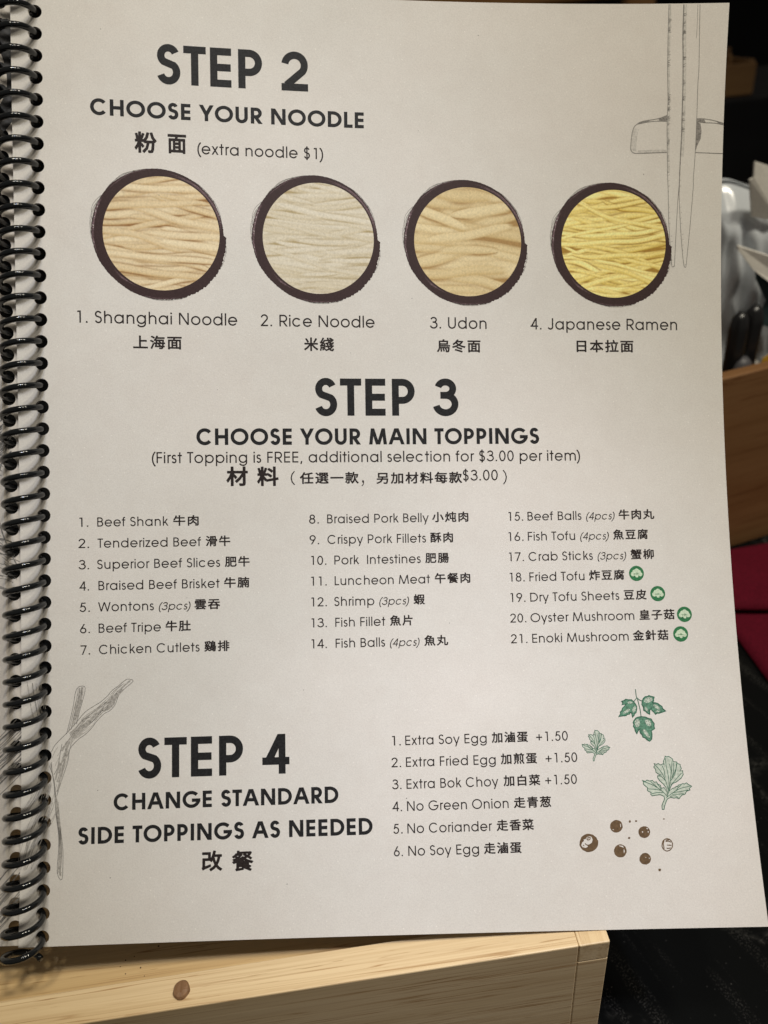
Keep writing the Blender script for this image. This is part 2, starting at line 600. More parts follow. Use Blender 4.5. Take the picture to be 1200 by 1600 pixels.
def para(x0, y0, x1, y1, w):
    ww = w * math.hypot(x1 - x0, y1 - y0) / abs(y1 - y0) / 2
    return ('P', [(x0 - ww, y0), (x0 + ww, y0), (x1 + ww, y1), (x1 - ww, y1)])


def S(pts, closed=False):
    return ('S', pts, closed)


def disc(cx, cy, r):
    return ('P', arc(cx, cy, r, r, 0, 360, 16)[:-1])


def rect(x0, x1, y0, y1):
    return ('P', [(x0, y0), (x1, y0), (x1, y1), (x0, y1)])


def glyph(ch, w, bold):
    """-> advance, pieces (em units)"""
    h = w / 2
    o = 0.010                                  # overshoot of round shapes
    sb = 0.078 if not bold else 0.060          # side bearing of a stem
    rb = 0.048 if not bold else 0.036          # side bearing of a bowl
    V = lambda x, y0, y1: rect(x - h, x + h, y0, y1)
    Hh = lambda x0, x1, y: rect(x0, x1, y - h, y + h)
    dot = h * 1.12
    if ch == ' ': return 0.277, []
    if ch == '.': return 0.277, [rect(0.139 - dot, 0.139 + dot, 0, 2 * dot)]
    if ch == ',': return 0.277, [para(0.10, -0.10, 0.155, 2 * dot, w)]
    if ch == '(': return 0.30, [S(arc(0.46, 0.27, 0.46 - 0.085 - h, 0.52, 118, 242))]
    if ch == ')': return 0.30, [S(arc(-0.16, 0.27, 0.46 - 0.085 - h, 0.52, -62, 62))]
    if ch == '+': return 0.606, [Hh(0.07, 0.536, 0.30), V(0.303, 0.067, 0.533)]
    if ch == '$':
        a, g = glyph('S', w, bold)
        g = [(k[0], [(x * 0.95 + 0.035, y) for x, y in k[1]], *k[2:]) for k in g]
        return 0.554, g + [V(0.275, -0.08, 0.80)]
    if ch.isdigit():
        a, cx = 0.554, 0.277
        if bold: a, cx = 0.60, 0.30
        rx = a / 2 - rb - 0.005 - h
        if ch == '0': return a, [S(arc(cx, C / 2, rx, C / 2 + o - h, 0, 360)[:-1], True)]
        if ch == '1': return a, [V(cx + 0.045, 0, C), ('P', [(cx + 0.045 - h, C), (cx - 0.10, C), (cx - 0.10 - w * 0.25, C - w * 1.0), (cx + 0.045 - h, C - w * 1.0)])]
        if ch == '2':
            r = rx - 0.005
            pts = arc(cx, C + o - h - r, r, r, 172, -38) 
            x1, y1 = pts[-1]
            x0 = cx - r - h + w * 0.55
            return a, [S(pts + [(x0 + 0.02, w * 0.75)]), rect(cx - r - h, cx + r + h, 0, w)]
        if ch == '3':
            r1, r2 = 0.165 if not bold else 0.15, 0.205 if not bold else 0.19
            yt = C + o - h - r1
            yb = -o + h + r2
            r2y = r2
            mid = (yt - r1 + yb + r2) / 2
            ry1 = (C + o - h - mid) / 2
            ry2 = (mid + o - h) / 2
            return a, [S(arc(cx, C + o - h - ry1, r1, ry1, 165, -90)), S(arc(cx, -o + h + ry2, r2, ry2, 90, -168)), rect(cx - w * 0.75, cx + 0.01, mid - h, mid + h)]
        if ch == '4':
            xs = a - 0.155 - (0.02 if bold else 0)
            xl = 0.035
            yb = 0.165
            ww = w * 1.25
            return a, [V(xs, 0, C), Hh(xl, a - 0.03, yb + h), ('P', [(xl, yb + 0.001), (xl + ww, yb + 0.001), (xs + h, C), (xs + h - ww * 0.9, C)])]
        if ch == '5':
            r = rx - 0.005
            ry = 0.235 - h * 0.6
            cy = -o + h + ry
            return a, [rect(cx - 0.07, cx + r + 0.01, C - w, C), para(cx - r * 0.72, cy + ry * 0.45, cx - 0.07 + h * 0.6, C, w), S(arc(cx, cy, r, ry, 138, -158))]
        if ch == '6':
            r = rx
            cy = -o + h + r
            return a, [S(arc(cx, cy, r, r, 0, 360)[:-1], True), para(cx - r * 0.86 + 0.005, cy + r * 0.52, cx + r * 0.42, C, w)]
        if ch == '9':
            r = rx
            cy = C + o - h - r
            return a, [S(arc(cx, cy, r, r, 0, 360)[:-1], True), para(cx - r * 0.42, 0, cx + r * 0.86 - 0.005, cy - r * 0.52, w)]
        if ch == '7':
            return a, [rect(cx - rx - h, cx + rx + h, C - w, C), para(cx - rx * 0.45, 0, cx + rx + h - w * 0.62, C - w * 0.5, w)]
        if ch == '8':
            mid = C * 0.535
            ry1, ry2 = (C + o - h - mid) / 2, (mid + o - h) / 2
            return a, [S(arc(cx, mid + ry1, rx * 0.80, ry1, 0, 360)[:-1], True), S(arc(cx, -o + h + ry2, rx, ry2, 0, 360)[:-1], True)]
    if ch.isupper():
        adv = dict(A=.74, B=.574, C=.813, D=.744, E=.536, F=.485, G=.872, H=.683, I=.226, J=.482, K=.591, L=.462, M=.919, N=.74, O=.869, P=.592, R=.607, S=.498, T=.426, U=.655, V=.702, W=.96, X=.609, Y=.592)
        if bold: adv.update(C=.78, D=.70, E=.52, G=.84, I=.28, O=.84, P=.56, R=.58, S=.52, T=.44, M=.90, Y=.62, U=.64)
        a = adv[ch]
        xl, xr = sb + h, a - sb - h
        if ch == 'A':
            m = a / 2
            b = 0.012
            ww = w * 1.08
            return a, [para(b + ww / 2, 0, m - ww * 0.12, C, w), para(a - b - ww / 2, 0, m + ww * 0.12, C, w), rect(0.17 + h * 0.6, a - 0.17 - h * 0.6, 0.185, 0.185 + w)]
        if ch in 'BPR':
            rt = a - 0.05
            if ch == 'B':
                mid = C * 0.53
                ry1, ry2 = (C - h - mid) / 2, (mid - h) / 2
                x1 = rt - 0.035 - h - ry1 * 1.05
                x2 = rt - h - ry2 * 1.05
                return a, [V(xl, 0, C), S([(xl, C - h), (x1, C - h)] + arc(x1, mid + ry1, ry1 * 1.05, ry1, 90, -90)[1:] + [(xl, mid)]), S([(x1, mid), (x2, mid)] + arc(x2, h + ry2, ry2 * 1.05, ry2, 90, -90)[1:] + [(xl, h)])]
            mid = 0.30 if ch == 'P' else 0.31
            ry = (C - h - mid) / 2
            x1 = rt - h - ry
            g = [V(xl, 0, C), S([(xl, C - h), (x1, C - h)] + arc(x1, mid + ry, ry, ry, 90, -90)[1:] + [(xl, mid)])]
            if ch == 'R': g.append(para(rt - 0.0 - h * 0.8, 0, x1 - 0.03, mid, w))
            return a, g
        if ch in 'COG':
            r = (a - 2 * rb) / 2 - h
            rx = r if not ch == 'O' else a / 2 - rb - h
            cx = rb + h + rx
            ry = C / 2 + o - h
            if ch == 'O': return a, [S(arc(cx, C / 2, rx, ry, 0, 360)[:-1], True)]
            rx = min(rx, ry * 1.06)
            cx = rb + h + rx
            if ch == 'C': return a - 0.02, [S(arc(cx, C / 2, rx, ry, 40, 320))]
            return a, [S(arc(cx, C / 2, rx, ry, 42, 358)), rect(cx + 0.02, cx + rx + h, C / 2 - w * 0.75, C / 2 + w * 0.25)]
        if ch == 'D':
            rx = a - rb - h - xl
            x1 = xl + rx * 0.34
            return a, [V(xl, 0, C), S([(xl, C - h), (x1, C - h)] + arc(x1, C / 2, a - rb - h - x1, C / 2 - h, 90, -90)[1:] + [(xl, h)])]
        if ch == 'E': return a, [V(xl, 0, C), rect(xl, a - 0.065, C - w, C), rect(xl, a - 0.065, 0, w), rect(xl, a - 0.075, C * 0.5 - h, C * 0.5 + h)]
        if ch == 'F': return a, [V(xl, 0, C), rect(xl, a - 0.05, C - w, C), rect(xl, a - 0.06, C * 0.5 - h, C * 0.5 + h)]
        if ch == 'H': return a, [V(xl, 0, C), V(xr, 0, C), rect(xl, xr, C * 0.5 - h, C * 0.5 + h)]
        if ch == 'I': return a, [V(a / 2, 0, C)]
        if ch == 'J':
            x = a - 0.085 - h
            r = (x - 0.03 - h) / 2
            return a, [S([(x, C), (x, r + h - o)] + arc(x - r, r + h - o, r, r, 0, -165)[1:])]
        if ch == 'K': return a, [V(xl, 0, C), para(xl + h, C * 0.36, a - 0.06 - w * 0.6, C, w), para(a - 0.02 - w * 0.6, 0, xl + 0.14, C * 0.50, w)]
        if ch == 'L': return a, [V(xl, 0, C), rect(xl, a - 0.03, 0, w)]
        if ch == 'M':
            m = a / 2
            b = 0.075 + h
            return a, [para(b - 0.02, 0, b + 0.06, C, w), para(a - b + 0.02, 0, a - b - 0.06, C, w), para(m - w * 0.1, 0.0, b + 0.06, C, w), para(m + w * 0.1, 0.0, a - b - 0.06, C, w)]
        if ch == 'N': return a, [V(xl, 0, C), V(xr, 0, C), para(xr - h * 0.2, 0, xl + h * 0.2, C, w)]
        if ch == 'S':
            cx = a / 2
            rx1, rx2 = a / 2 - 0.055 - h, a / 2 - 0.042 - h
            mid = C * 0.525
            ry1, ry2 = (C + o - h - mid) / 2, (mid + o - h) / 2
            top = arc(cx, C + o - h - ry1, rx1, ry1, 22, 232)
            bot = arc(cx, -o + h + ry2, rx2, ry2, 52, -160)
            return a, [S(top + bot)]
        if ch == 'T': return a, [V(a / 2, 0, C), rect(0.012, a - 0.012, C - w, C)]
        if ch == 'U':
            r = (xr - xl) / 2
            return a, [S([(xl, C), (xl, r + h - o)] + arc(a / 2, r + h - o, r, r, 180, 360)[1:-1] + [(xr, r + h - o), (xr, C)])]
        if ch == 'V': return a, [para(a / 2, 0, 0.01 + h, C, w), para(a / 2, 0, a - 0.01 - h, C, w)]
        if ch == 'W':
            q = a / 4
            return a, [para(q + 0.01, 0, 0.015 + h, C, w), para(q + 0.01, 0, a / 2, C, w), para(a - q - 0.01, 0, a / 2, C, w), para(a - q - 0.01, 0, a - 0.015 - h, C, w)]
        if ch == 'X': return a, [para(0.03 + h, 0, a - 0.05 - h, C, w), para(a - 0.03 - h, 0, 0.05 + h, C, w)]
        if ch == 'Y': return a, [V(a / 2, 0, C * 0.45), para(a / 2, C * 0.40, 0.005 + w * .55, C, w), para(a / 2, C * 0.40, a - 0.005 - w * .55, C, w)]
    adv = dict(a=.683, b=.682, c=.647, d=.685, e=.65, f=.314, g=.673, h=.61, i=.2, j=.203, k=.502, l=.2, m=.938, n=.61, o=.655, p=.682, q=.682, r=.301, s=.388, t=.339, u=.608, v=.554, w=.831, x=.48, y=.536, z=.425)
    a = adv[ch]
    xl, xr = sb + h, a - sb - h
    cy = XH / 2
    ry = XH / 2 + o - h
    if ch in 'adgq':
        rx = (xr - rb - h) / 2
        cx = rb + h + rx
        g = [S(arc(cx, cy, rx, ry, 0, 360)[:-1], True)]
        if ch == 'a': g.append(V(xr, 0, XH))
        if ch == 'd': g.append(V(xr, 0, ASC))
        if ch == 'q': g.append(V(xr, DSC, XH))
        if ch == 'g':
            r = rx * 0.98
            g.append(S([(xr, XH), (xr, 0.02)] + arc(xr - r, 0.02, r, 0.02 - DSC - h, 0, -160)[1:]))
        return a, g
    if ch in 'bp':
        rx = (a - rb - h - xl) / 2
        g = [S(arc(xl + rx, cy, rx, ry, 0, 360)[:-1], True)]
        g.append(V(xl, 0, ASC) if ch == 'b' else V(xl, DSC, XH))
        return a, g
    if ch == 'c': return a, [S(arc(a / 2 - 0.005, cy, a / 2 - rb - h, ry, 38, 322))]
    if ch == 'e':
        rx = a / 2 - rb - h
        return a, [S(arc(a / 2, cy, rx, ry, 0, 326)), rect(a / 2 - rx, a / 2 + rx + h, cy - h * 1.0, cy + h * 1.0)]
    if ch == 'o': return a, [S(arc(a / 2, cy, a / 2 - rb - h, ry, 0, 360)[:-1], True)]
    if ch == 'f': return a, [S([(0.135, 0), (0.135, ASC - 0.13)] + arc(0.135 + 0.12, ASC - 0.13, 0.12, 0.13 - h, 180, 85)[1:]), rect(0.02, 0.285, XH - w, XH)]
    if ch in 'hn':
        r = (xr - xl) / 2
        top = XH + o - h - r
        return a, [V(xl, 0, ASC if ch == 'h' else XH), S(arc(xl + r, top, r, r, 180, 0) + [(xr, 0)])]
    if ch == 'm':
        xm = a / 2
        r = (xm - xl) / 2
        ry2 = r * 1.05
        top = XH + o - h - ry2
        return a, [V(xl, 0, XH), S(arc(xl + r, top, r, ry2, 180, 0) + [(xm, 0)]), S(arc(xm + r, top, r, ry2, 180, 0) + [(xm + 2 * r, 0)])]
    if ch in 'ij':
        d = h * 1.25
        x = a / 2
        g = [disc(x, C - d + 0.005, d)]
        if ch == 'i': g.append(V(x, 0, XH))
        else: g.append(S([(x, XH), (x, -0.08), (x - 0.02, -0.14), (x - 0.09, -0.165)]))
        return a, g
    if ch == 'k': return a, [V(xl, 0, ASC), para(xl + h, XH * 0.38, a - 0.06 - w * .5, XH, w), para(a - 0.015 - w * .5, 0, xl + 0.13, XH * 0.58, w)]
    if ch == 'l': return a, [V(a / 2, 0, ASC)]
    if ch == 'r':
        return a, [V(xl, 0, XH), S(arc(xl + 0.15, XH - 0.165, 0.15, 0.165 - h + o, 180, 78))]
    if ch == 's':
        cx = a / 2
        rx1, rx2 = a / 2 - 0.05 - h, a / 2 - 0.035 - h
        mid = XH * 0.52
        ry1, ry2 = (XH + o - h - mid) / 2, (mid + o - h) / 2
        return a, [S(arc(cx, XH + o - h - ry1, rx1, ry1, 25, 235) + arc(cx, -o + h + ry2, rx2, ry2, 55, -158))]
    if ch == 't': return a, [V(a / 2, 0, ASC - 0.04), rect(0.03, a - 0.03, XH - w, XH)]
    if ch == 'u':
        r = (xr - xl) / 2
        return a, [V(xr, 0, XH), S([(xl, XH), (xl, r + h - o)] + arc(xl + r, r + h - o, r, r, 180, 360)[1:])]
    if ch == 'v': return a, [para(a / 2, 0, 0.015 + h, XH, w), para(a / 2, 0, a - 0.015 - h, XH, w)]
    if ch == 'w':
        q = a / 4
        return a, [para(q + 0.005, 0, 0.02 + h, XH, w), para(q + 0.005, 0, a / 2, XH, w), para(a - q - 0.005, 0, a / 2, XH, w), para(a - q - 0.005, 0, a - 0.02 - h, XH, w)]
    if ch == 'x': return a, [para(0.02 + w * .6, 0, a - 0.03 - w * .6, XH, w), para(a - 0.02 - w * .6, 0, 0.03 + w * .6, XH, w)]
    if ch == 'y':
        m = a / 2 + 0.01
        dx = (a - 0.015 - h) - m
        k = (XH - DSC) / XH
        return a, [para(m, 0.0, 0.015 + h, XH, w), para(a - 0.015 - h - dx * k, DSC, a - 0.015 - h, XH, w)]
    if ch == 'z': return a, [rect(0.03, a - 0.03, XH - w, XH), rect(0.02, a - 0.02, 0, w), para(0.02 + w * .7, w * .5, a - 0.03 - w * .7, XH - w * .5, w)]
    return 0.3, []


def stroke_quads(pts, closed, w):
    n = len(pts)
    h = w / 2
    L, R = [], []
    for i in range(n):
        p = pts[i]
        a = pts[i - 1] if (i > 0 or closed) else None
        b = pts[(i + 1) % n] if (i < n - 1 or closed) else None
        def nd(q, r):
            dx, dy = r[0] - q[0], r[1] - q[1]
            l = math.hypot(dx, dy) or 1e-9
            return (-dy / l, dx / l)
        if a is None: nx, ny = nd(p, b); k = 1
        elif b is None: nx, ny = nd(a, p); k = 1
        else:
            n1, n2 = nd(a, p), nd(p, b)
            nx, ny = n1[0] + n2[0], n1[1] + n2[1]
            l = math.hypot(nx, ny) or 1e-9
            nx, ny = nx / l, ny / l
            k = 1 / max(0.5, nx * n1[0] + ny * n1[1])
        L.append((p[0] + nx * h * k, p[1] + ny * h * k))
        R.append((p[0] - nx * h * k, p[1] - ny * h * k))
    out = []
    for i in range(n if closed else n - 1):
        j = (i + 1) % n
        out.append([R[i], R[j], L[j], L[i]])
    return out


def union(polys):
    """overlapping polygons -> triangles without overlap"""
    vs, fs, idx = [], [], {}
    for poly in polys:
        f = []
        for p in poly:
            key = (round(p[0], 5), round(p[1], 5))
            if key not in idx:
                idx[key] = len(vs)
                vs.append(Vector(key))
            if not f or f[-1] != idx[key]:
                f.append(idx[key])
        if len(f) > 2 and f[0] == f[-1]: f.pop()
        tris = [f]
        if len(f) == 4: tris = [[f[0], f[1], f[2]], [f[0], f[2], f[3]]]
        for g in tris:
            if len(set(g)) < 3: continue
            ar = sum(vs[g[i]].x * vs[g[(i + 1) % len(g)]].y - vs[g[(i + 1) % len(g)]].x * vs[g[i]].y for i in range(len(g)))
            if abs(ar) < 2e-7: continue
            fs.append(g if ar > 0 else g[::-1])
    r = delaunay_2d_cdt(vs, [], fs, 0, 1e-5)
    out = np.array([tuple(v) for v in r[0]])
    tri = [tuple(f) for f in r[2]]
    cen = np.array([out[list(f)].mean(0) for f in tri])
    inside = np.zeros(len(tri), bool)
    for f in fs:
        p = np.array([vs[i][:] for i in f])
        q = np.roll(p, -1, 0)
        cr = np.zeros(len(tri), bool)
        for (ax, ay), (bx_, by_) in zip(p, q):
            if ay != by_:
                cr ^= ((ay > cen[:, 1]) != (by_ > cen[:, 1])) & (cen[:, 0] < (bx_ - ax) * (cen[:, 1] - ay) / (by_ - ay) + ax)
        inside |= cr
    return [tuple(v) for v in out.tolist()], [f for f, k in zip(tri, inside) if k]


_cache = {}


def glyph_mesh(ch, w, bold):
    key = (ch, w, bold)
    if key not in _cache:
        adv, pcs = glyph(ch, w, bold)
        polys = []
        for p in pcs:
            if p[0] == 'P': polys.append(p[1])
            else: polys += stroke_quads(p[1], p[2], w)
        _cache[key] = (adv, *(union(polys) if polys else ([], [])))
    return _cache[key]


def latin(text, style, u0, u1, v, cap):
    """vertices in page mm for a run of text fitted between u0 and u1 on baseline v"""
    w, bold, slant = {'r': (0.087, False, 0), 'i': (0.082, False, 0.22), 'b': (0.148, True, 0), 'B': (0.136, True, 0)}[style]
    x, runs = 0.0, []
    for ch in text:
        adv, gv, gf = glyph_mesh(ch, w, bold)
        runs.append((x, gv, gf))
        x += adv + (0.004 if bold else 0)
    xs = [rx + p[0] for rx, gv, gf in runs for p in gv]
    lo, hi = min(xs), max(xs)
    sx, sy = (u1 - u0) / (hi - lo), cap / C
    V_, F_ = [], []
    for rx, gv, gf in runs:
        b = len(V_)
        for px, py in gv:
            V_.append((u0 + (rx + px - lo) * sx + slant * py * sy, v - py * sy))
        F_ += [tuple(b + i for i in f) for f in gf]
    return V_, F_


_cj = {}


def cjk_glyph(ch, bold):
    key = (ch, bold)
    if key not in _cj:
        cu = bpy.data.curves.new('glyph', 'FONT')
        cu.body = ch
        cu.size = 1.0
        cu.resolution_u = 2
        o = bpy.data.objects.new('glyph', cu)
        COL.objects.link(o)
        me = bpy.data.meshes.new_from_object(o.evaluated_get(bpy.context.evaluated_depsgraph_get()))
        V_ = [(v.co.x, v.co.y) for v in me.vertices]
        F_ = [tuple(p.vertices) for p in me.polygons]
        if bold:
            # heavier weight: a strip along every outline edge, united with the face
            pos = {}
            rem = []
            P_ = []
            for x, y in V_:
                k = (round(x, 4), round(y, 4))
                rem.append(pos.setdefault(k, len(P_)))
                if rem[-1] == len(P_): P_.append(k)
            cnt = {}
            polys = []
            for f in F_:
                g = [rem[i] for i in f]
                if len(set(g)) < 3: continue
                polys.append([P_[i] for i in g])
                for i, j in zip(g, g[1:] + g[:1]):
                    e = (min(i, j), max(i, j))
                    cnt[e] = cnt.get(e, 0) + 1
            for (i, j), c in cnt.items():
                if c == 1 and i != j:
                    p, q = P_[i], P_[j]
                    dx, dy = q[0] - p[0], q[1] - p[1]
                    l = math.hypot(dx, dy)
                    if l < 1e-4: continue
                    nx, ny = -dy / l * bold, dx / l * bold
                    ex, ey = dx / l * bold * 0.6, dy / l * bold * 0.6
                    polys.append([(p[0] - ex - nx, p[1] - ey - ny), (q[0] + ex - nx, q[1] + ey - ny), (q[0] + ex + nx, q[1] + ey + ny), (p[0] - ex + nx, p[1] - ey + ny)])
            V_, F_ = union(polys)
        bpy.data.objects.remove(o)
        bpy.data.curves.remove(cu)
        bpy.data.meshes.remove(me)
        _cj[key] = (V_, F_)
    return _cj[key]


def cjk(text, u0, u1, vtop, vbot, bold=0.024):
    n = len(text)
    cells, x = [], 0.0
    V_, F_ = [], []
    gl = [cjk_glyph(c, bold) for c in text]
    ext = [(min(p[0] for p in g[0]), max(p[0] for p in g[0])) for g in gl]
    EM = 1.09
    lo = ext[0][0] if text[0] != '小' else 0.06
    hi = (n - 1) * EM + ext[-1][1]
    if n == 1 or text in '（）':
        lo, hi = ext[0]
    sx = (u1 - u0) / (hi - lo)
    if text in ('（', '）', '，'):
        yl, yh = min(p[1] for p in gl[0][0]), max(p[1] for p in gl[0][0])
    else:
        yl, yh = -0.075, 0.835
    sy = (vbot - vtop) / (yh - yl)
    for i, (gv, gf) in enumerate(gl):
        b = len(V_)
        for px, py in gv:
            V_.append((u0 + (i * EM + px - lo) * sx, vbot - (py - yl) * sy))
        F_ += [tuple(b + k for k in f) for f in gf]
    return V_, F_


def join(parts):
    V_, F_ = [], []
    for v, f in parts:
        b = len(V_)
        V_ += v
        F_ += [tuple(b + i for i in q) for q in f]
    return V_, F_


def orient(uv, faces):
    out = []
    for f in faces:
        a = 0
        for i in range(len(f)):
            p, q = uv[f[i]], uv[f[(i + 1) % len(f)]]
            a += p[0] * q[1] - q[0] * p[1]
        out.append(tuple(f) if a < 0 else tuple(reversed(f)))
    return out


def ink(name, parts, mat, lift=0.035):
    uv, f = join(parts)
    uv = [(min(p[0], PW - 0.05), min(max(p[1], 0.05), PH - 0.05)) for p in uv]
    return on_page(name, uv, orient(uv, f), mat, page, lift)


LIST = [('1.', 'r', 16.67, 19.24, 159.65),
 ('Beef Shank', 'r', 21.77, 42.27, 159.65),
 ('牛肉', 'k', 43.66, 51.14, 159.65),
 ('2.', 'r', 16.37, 19.38, 165.9),
 ('Tenderized Beef', 'r', 21.81, 51.74, 165.9),
 ('滑牛', 'k', 53.09, 60.38, 165.9),
 ('3.', 'r', 16.31, 19.32, 172.15),
 ('Superior Beef Slices', 'r', 21.66, 57.31, 172.15),
 ('肥牛', 'k', 58.72, 66.04, 172.15),
 ('4.', 'r', 16.51, 19.28, 178.4),
 ('Braised Beef Brisket', 'r', 21.96, 57.11, 178.4),
 ('牛腩', 'k', 58.41, 65.88, 178.4),
 ('5.', 'r', 16.56, 19.48, 184.65),
 ('Wontons', 'r', 21.82, 37.88, 184.65),
 ('(3pcs)', 'i', 39.16, 48.3, 184.65),
 ('雲吞', 'k', 49.7, 57.21, 184.65),
 ('6.', 'r', 16.63, 19.45, 190.9),
 ('Beef Tripe', 'r', 21.93, 39.87, 190.9),
 ('牛肚', 'k', 41.21, 48.56, 190.9),
 ('7.', 'r', 16.75, 19.47, 197.15),
 ('Chicken Cutlets', 'r', 22.01, 51.12, 197.15),
 ('鷄排', 'k', 52.47, 59.88, 197.15),
 ('8.', 'r', 83.95, 86.9, 159.65),
 ('Braised Pork Belly', 'r', 89.41, 120.54, 159.65),
 ('小炖肉', 'k', 121.78, 132.88, 159.65),
 ('9.', 'r', 84.02, 86.91, 165.9),
 ('Crispy Pork Fillets', 'r', 89.42, 119.56, 165.9),
 ('酥肉', 'k', 120.9, 127.94, 165.9),
 ('10.', 'r', 84.42, 89.0, 172.15),
 ('Pork  Intestines', 'r', 91.42, 117.8, 172.15),
 ('肥腸', 'k', 119.18, 126.49, 172.15),
 ('11.', 'r', 84.34, 89.01, 178.4),
 ('Luncheon Meat', 'r', 91.43, 120.51, 178.4),
 ('午餐肉', 'k', 121.99, 132.97, 178.4),
 ('12.', 'r', 84.31, 88.97, 184.65),
 ('Shrimp', 'r', 91.24, 103.35, 184.65),
 ('(3pcs)', 'i', 104.71, 113.69, 184.65),
 ('蝦', 'k', 115.31, 118.79, 184.65),
 ('13.', 'r', 84.28, 88.89, 190.9),
 ('Fish Fillet', 'r', 91.44, 106.54, 190.9),
 ('魚片', 'k', 107.95, 114.92, 190.9),
 ('14.', 'r', 84.2, 88.8, 197.15),
 ('Fish Balls', 'r', 91.44, 106.36, 197.15),
 ('(4pcs)', 'i', 107.72, 116.62, 197.15),
 ('魚丸', 'k', 118.28, 125.62, 197.15),
 ('15.', 'r', 145.43, 150.05, 159.65),
 ('Beef Balls', 'r', 151.45, 168.57, 159.65),
 ('(4pcs)', 'i', 169.93, 178.94, 159.65),
 ('牛肉丸', 'k', 180.47, 191.94, 159.65),
 ('16.', 'r', 145.24, 149.96, 165.9),
 ('Fish Tofu', 'r', 151.36, 166.31, 165.9),
 ('(4pcs)', 'i', 167.78, 176.8, 165.9),
 ('魚豆腐', 'k', 178.39, 189.6, 165.9),
 ('17.', 'r', 145.2, 149.91, 172.15),
 ('Crab Sticks', 'r', 151.36, 171.69, 172.15),
 ('(3pcs)', 'i', 173.04, 182.06, 172.15),
 ('蟹柳', 'k', 183.7, 191.18, 172.15),
 ('18.', 'r', 145.26, 149.9, 178.4),
 ('Fried Tofu', 'r', 151.4, 168.75, 178.4),
 ('炸豆腐', 'k', 170.21, 181.41, 178.4),
 ('19.', 'r', 145.25, 149.93, 184.65),
 ('Dry Tofu Sheets', 'r', 151.43, 179.45, 184.65),
 ('豆皮', 'k', 180.86, 188.17, 184.65),
 ('20.', 'r', 144.97, 149.95, 190.9),
 ('Oyster Mushroom', 'r', 151.28, 183.84, 190.9),
 ('皇子菇', 'k', 185.46, 196.6, 190.9),
 ('21.', 'r', 144.94, 150.02, 197.15),
 ('Enoki Mushroom', 'r', 151.55, 181.68, 197.15),
 ('金針菇', 'k', 183.02, 194.22, 197.15),
 ('1.', 'r', 107.82, 110.43, 226.4),
 ('Extra Soy Egg', 'r', 111.78, 136.33, 226.4),
 ('加滷蛋', 'k', 137.87, 148.88, 226.4),
 ('+1.50', 'r', 151.37, 161.05, 226.4),
 ('2.', 'r', 107.5, 110.37, 232.7),
 ('Extra Fried Egg', 'r', 111.83, 138.8, 232.7),
 ('加煎蛋', 'k', 140.33, 151.31, 232.7),
 ('+1.50', 'r', 153.89, 163.54, 232.7),
 ('3.', 'r', 107.51, 110.31, 239.0),
 ('Extra Bok Choy', 'r', 111.82, 139.33, 239.0),
 ('加白菜', 'k', 140.86, 151.95, 239.0),
 ('+1.50', 'r', 153.43, 163.02, 239.0),
 ('4.', 'r', 107.45, 110.3, 245.3),
 ('No Green Onion', 'r', 111.81, 142.08, 245.3),
 ('走青葱', 'k', 143.65, 154.86, 245.3),
 ('5.', 'r', 107.56, 110.29, 251.6),
 ('No Coriander', 'r', 111.73, 136.84, 251.6),
 ('走香菜', 'k', 138.19, 149.32, 251.6),
 ('6.', 'r', 107.55, 110.21, 257.9),
 ('No Soy Egg', 'r', 111.81, 132.67, 257.9),
 ('走滷蛋', 'k', 134.12, 145.29, 257.9)]
HEAD = [('STEP', 'B', 40.81, 71.57, 28.5), ('2', 'B', 77.31, 85.31, 28.5), ('CHOOSE YOUR NOODLE', 'b', 21.58, 102.16, 38.85), ('(extra noodle $1)', 'r', 52.11, 89.62, 48.7), ('1. Shanghai Noodle', 'r', 16.94, 63.16, 99.7), ('2. Rice Noodle', 'r', 70.15, 104.76, 99.7), ('3. Udon', 'r', 121.94, 139.83, 99.7), ('4. Japanese Ramen', 'r', 153.83, 201.35, 99.7), ('STEP', 'B', 86.3, 116.88, 126.8), ('3', 'B', 122.57, 130.51, 126.8), ('CHOOSE YOUR MAIN TOPPINGS', 'b', 50.69, 155.85, 135.65), ('(First Topping is FREE, additional selection for $3.00 per item)', 'r', 37.66, 168.78, 141.05), ('STEP', 'B', 33.28, 63.68, 233.5), ('4', 'B', 69.3, 77.28, 233.5), ('CHANGE STANDARD', 'b', 26.27, 91.59, 242.35), ('SIDE TOPPINGS AS NEEDED', 'b', 16.34, 101.49, 251.6), ('$3.00', 'r', 131.48, 142.44, 147)]
CJKBOX = [('粉', 33.95, 40.37, 43.18, 49.01),
 ('面', 43.5, 48.89, 43.05, 48.73),
 ('上海面', 32.69, 46.75, 103.2, 107.0),
 ('米綫', 83.08, 92.23, 103.04, 106.95),
 ('烏冬面', 124.02, 137.8, 103.17, 106.96),
 ('日本拉面', 168.51, 186.95, 103.0, 106.72),
 ('材', 59.35, 65.79, 142.37, 147.84),
 ('料', 68.47, 74.96, 142.42, 147.92),
 ('（', 78.53, 79.88, 143.64, 147.91),
 ('任選一款', 81.3, 99.2, 144.11, 147.5),
 ('，', 100.06, 100.84, 146.54, 148.5),
 ('另加材料每款', 104.6, 131.2, 144.32, 147.68),
 ('）', 144.0, 145.3, 143.75, 148.34),
 ('改', 51.59, 57.59, 254.81, 260.15),
 ('餐', 60.36, 66.56, 255.11, 260.45)]
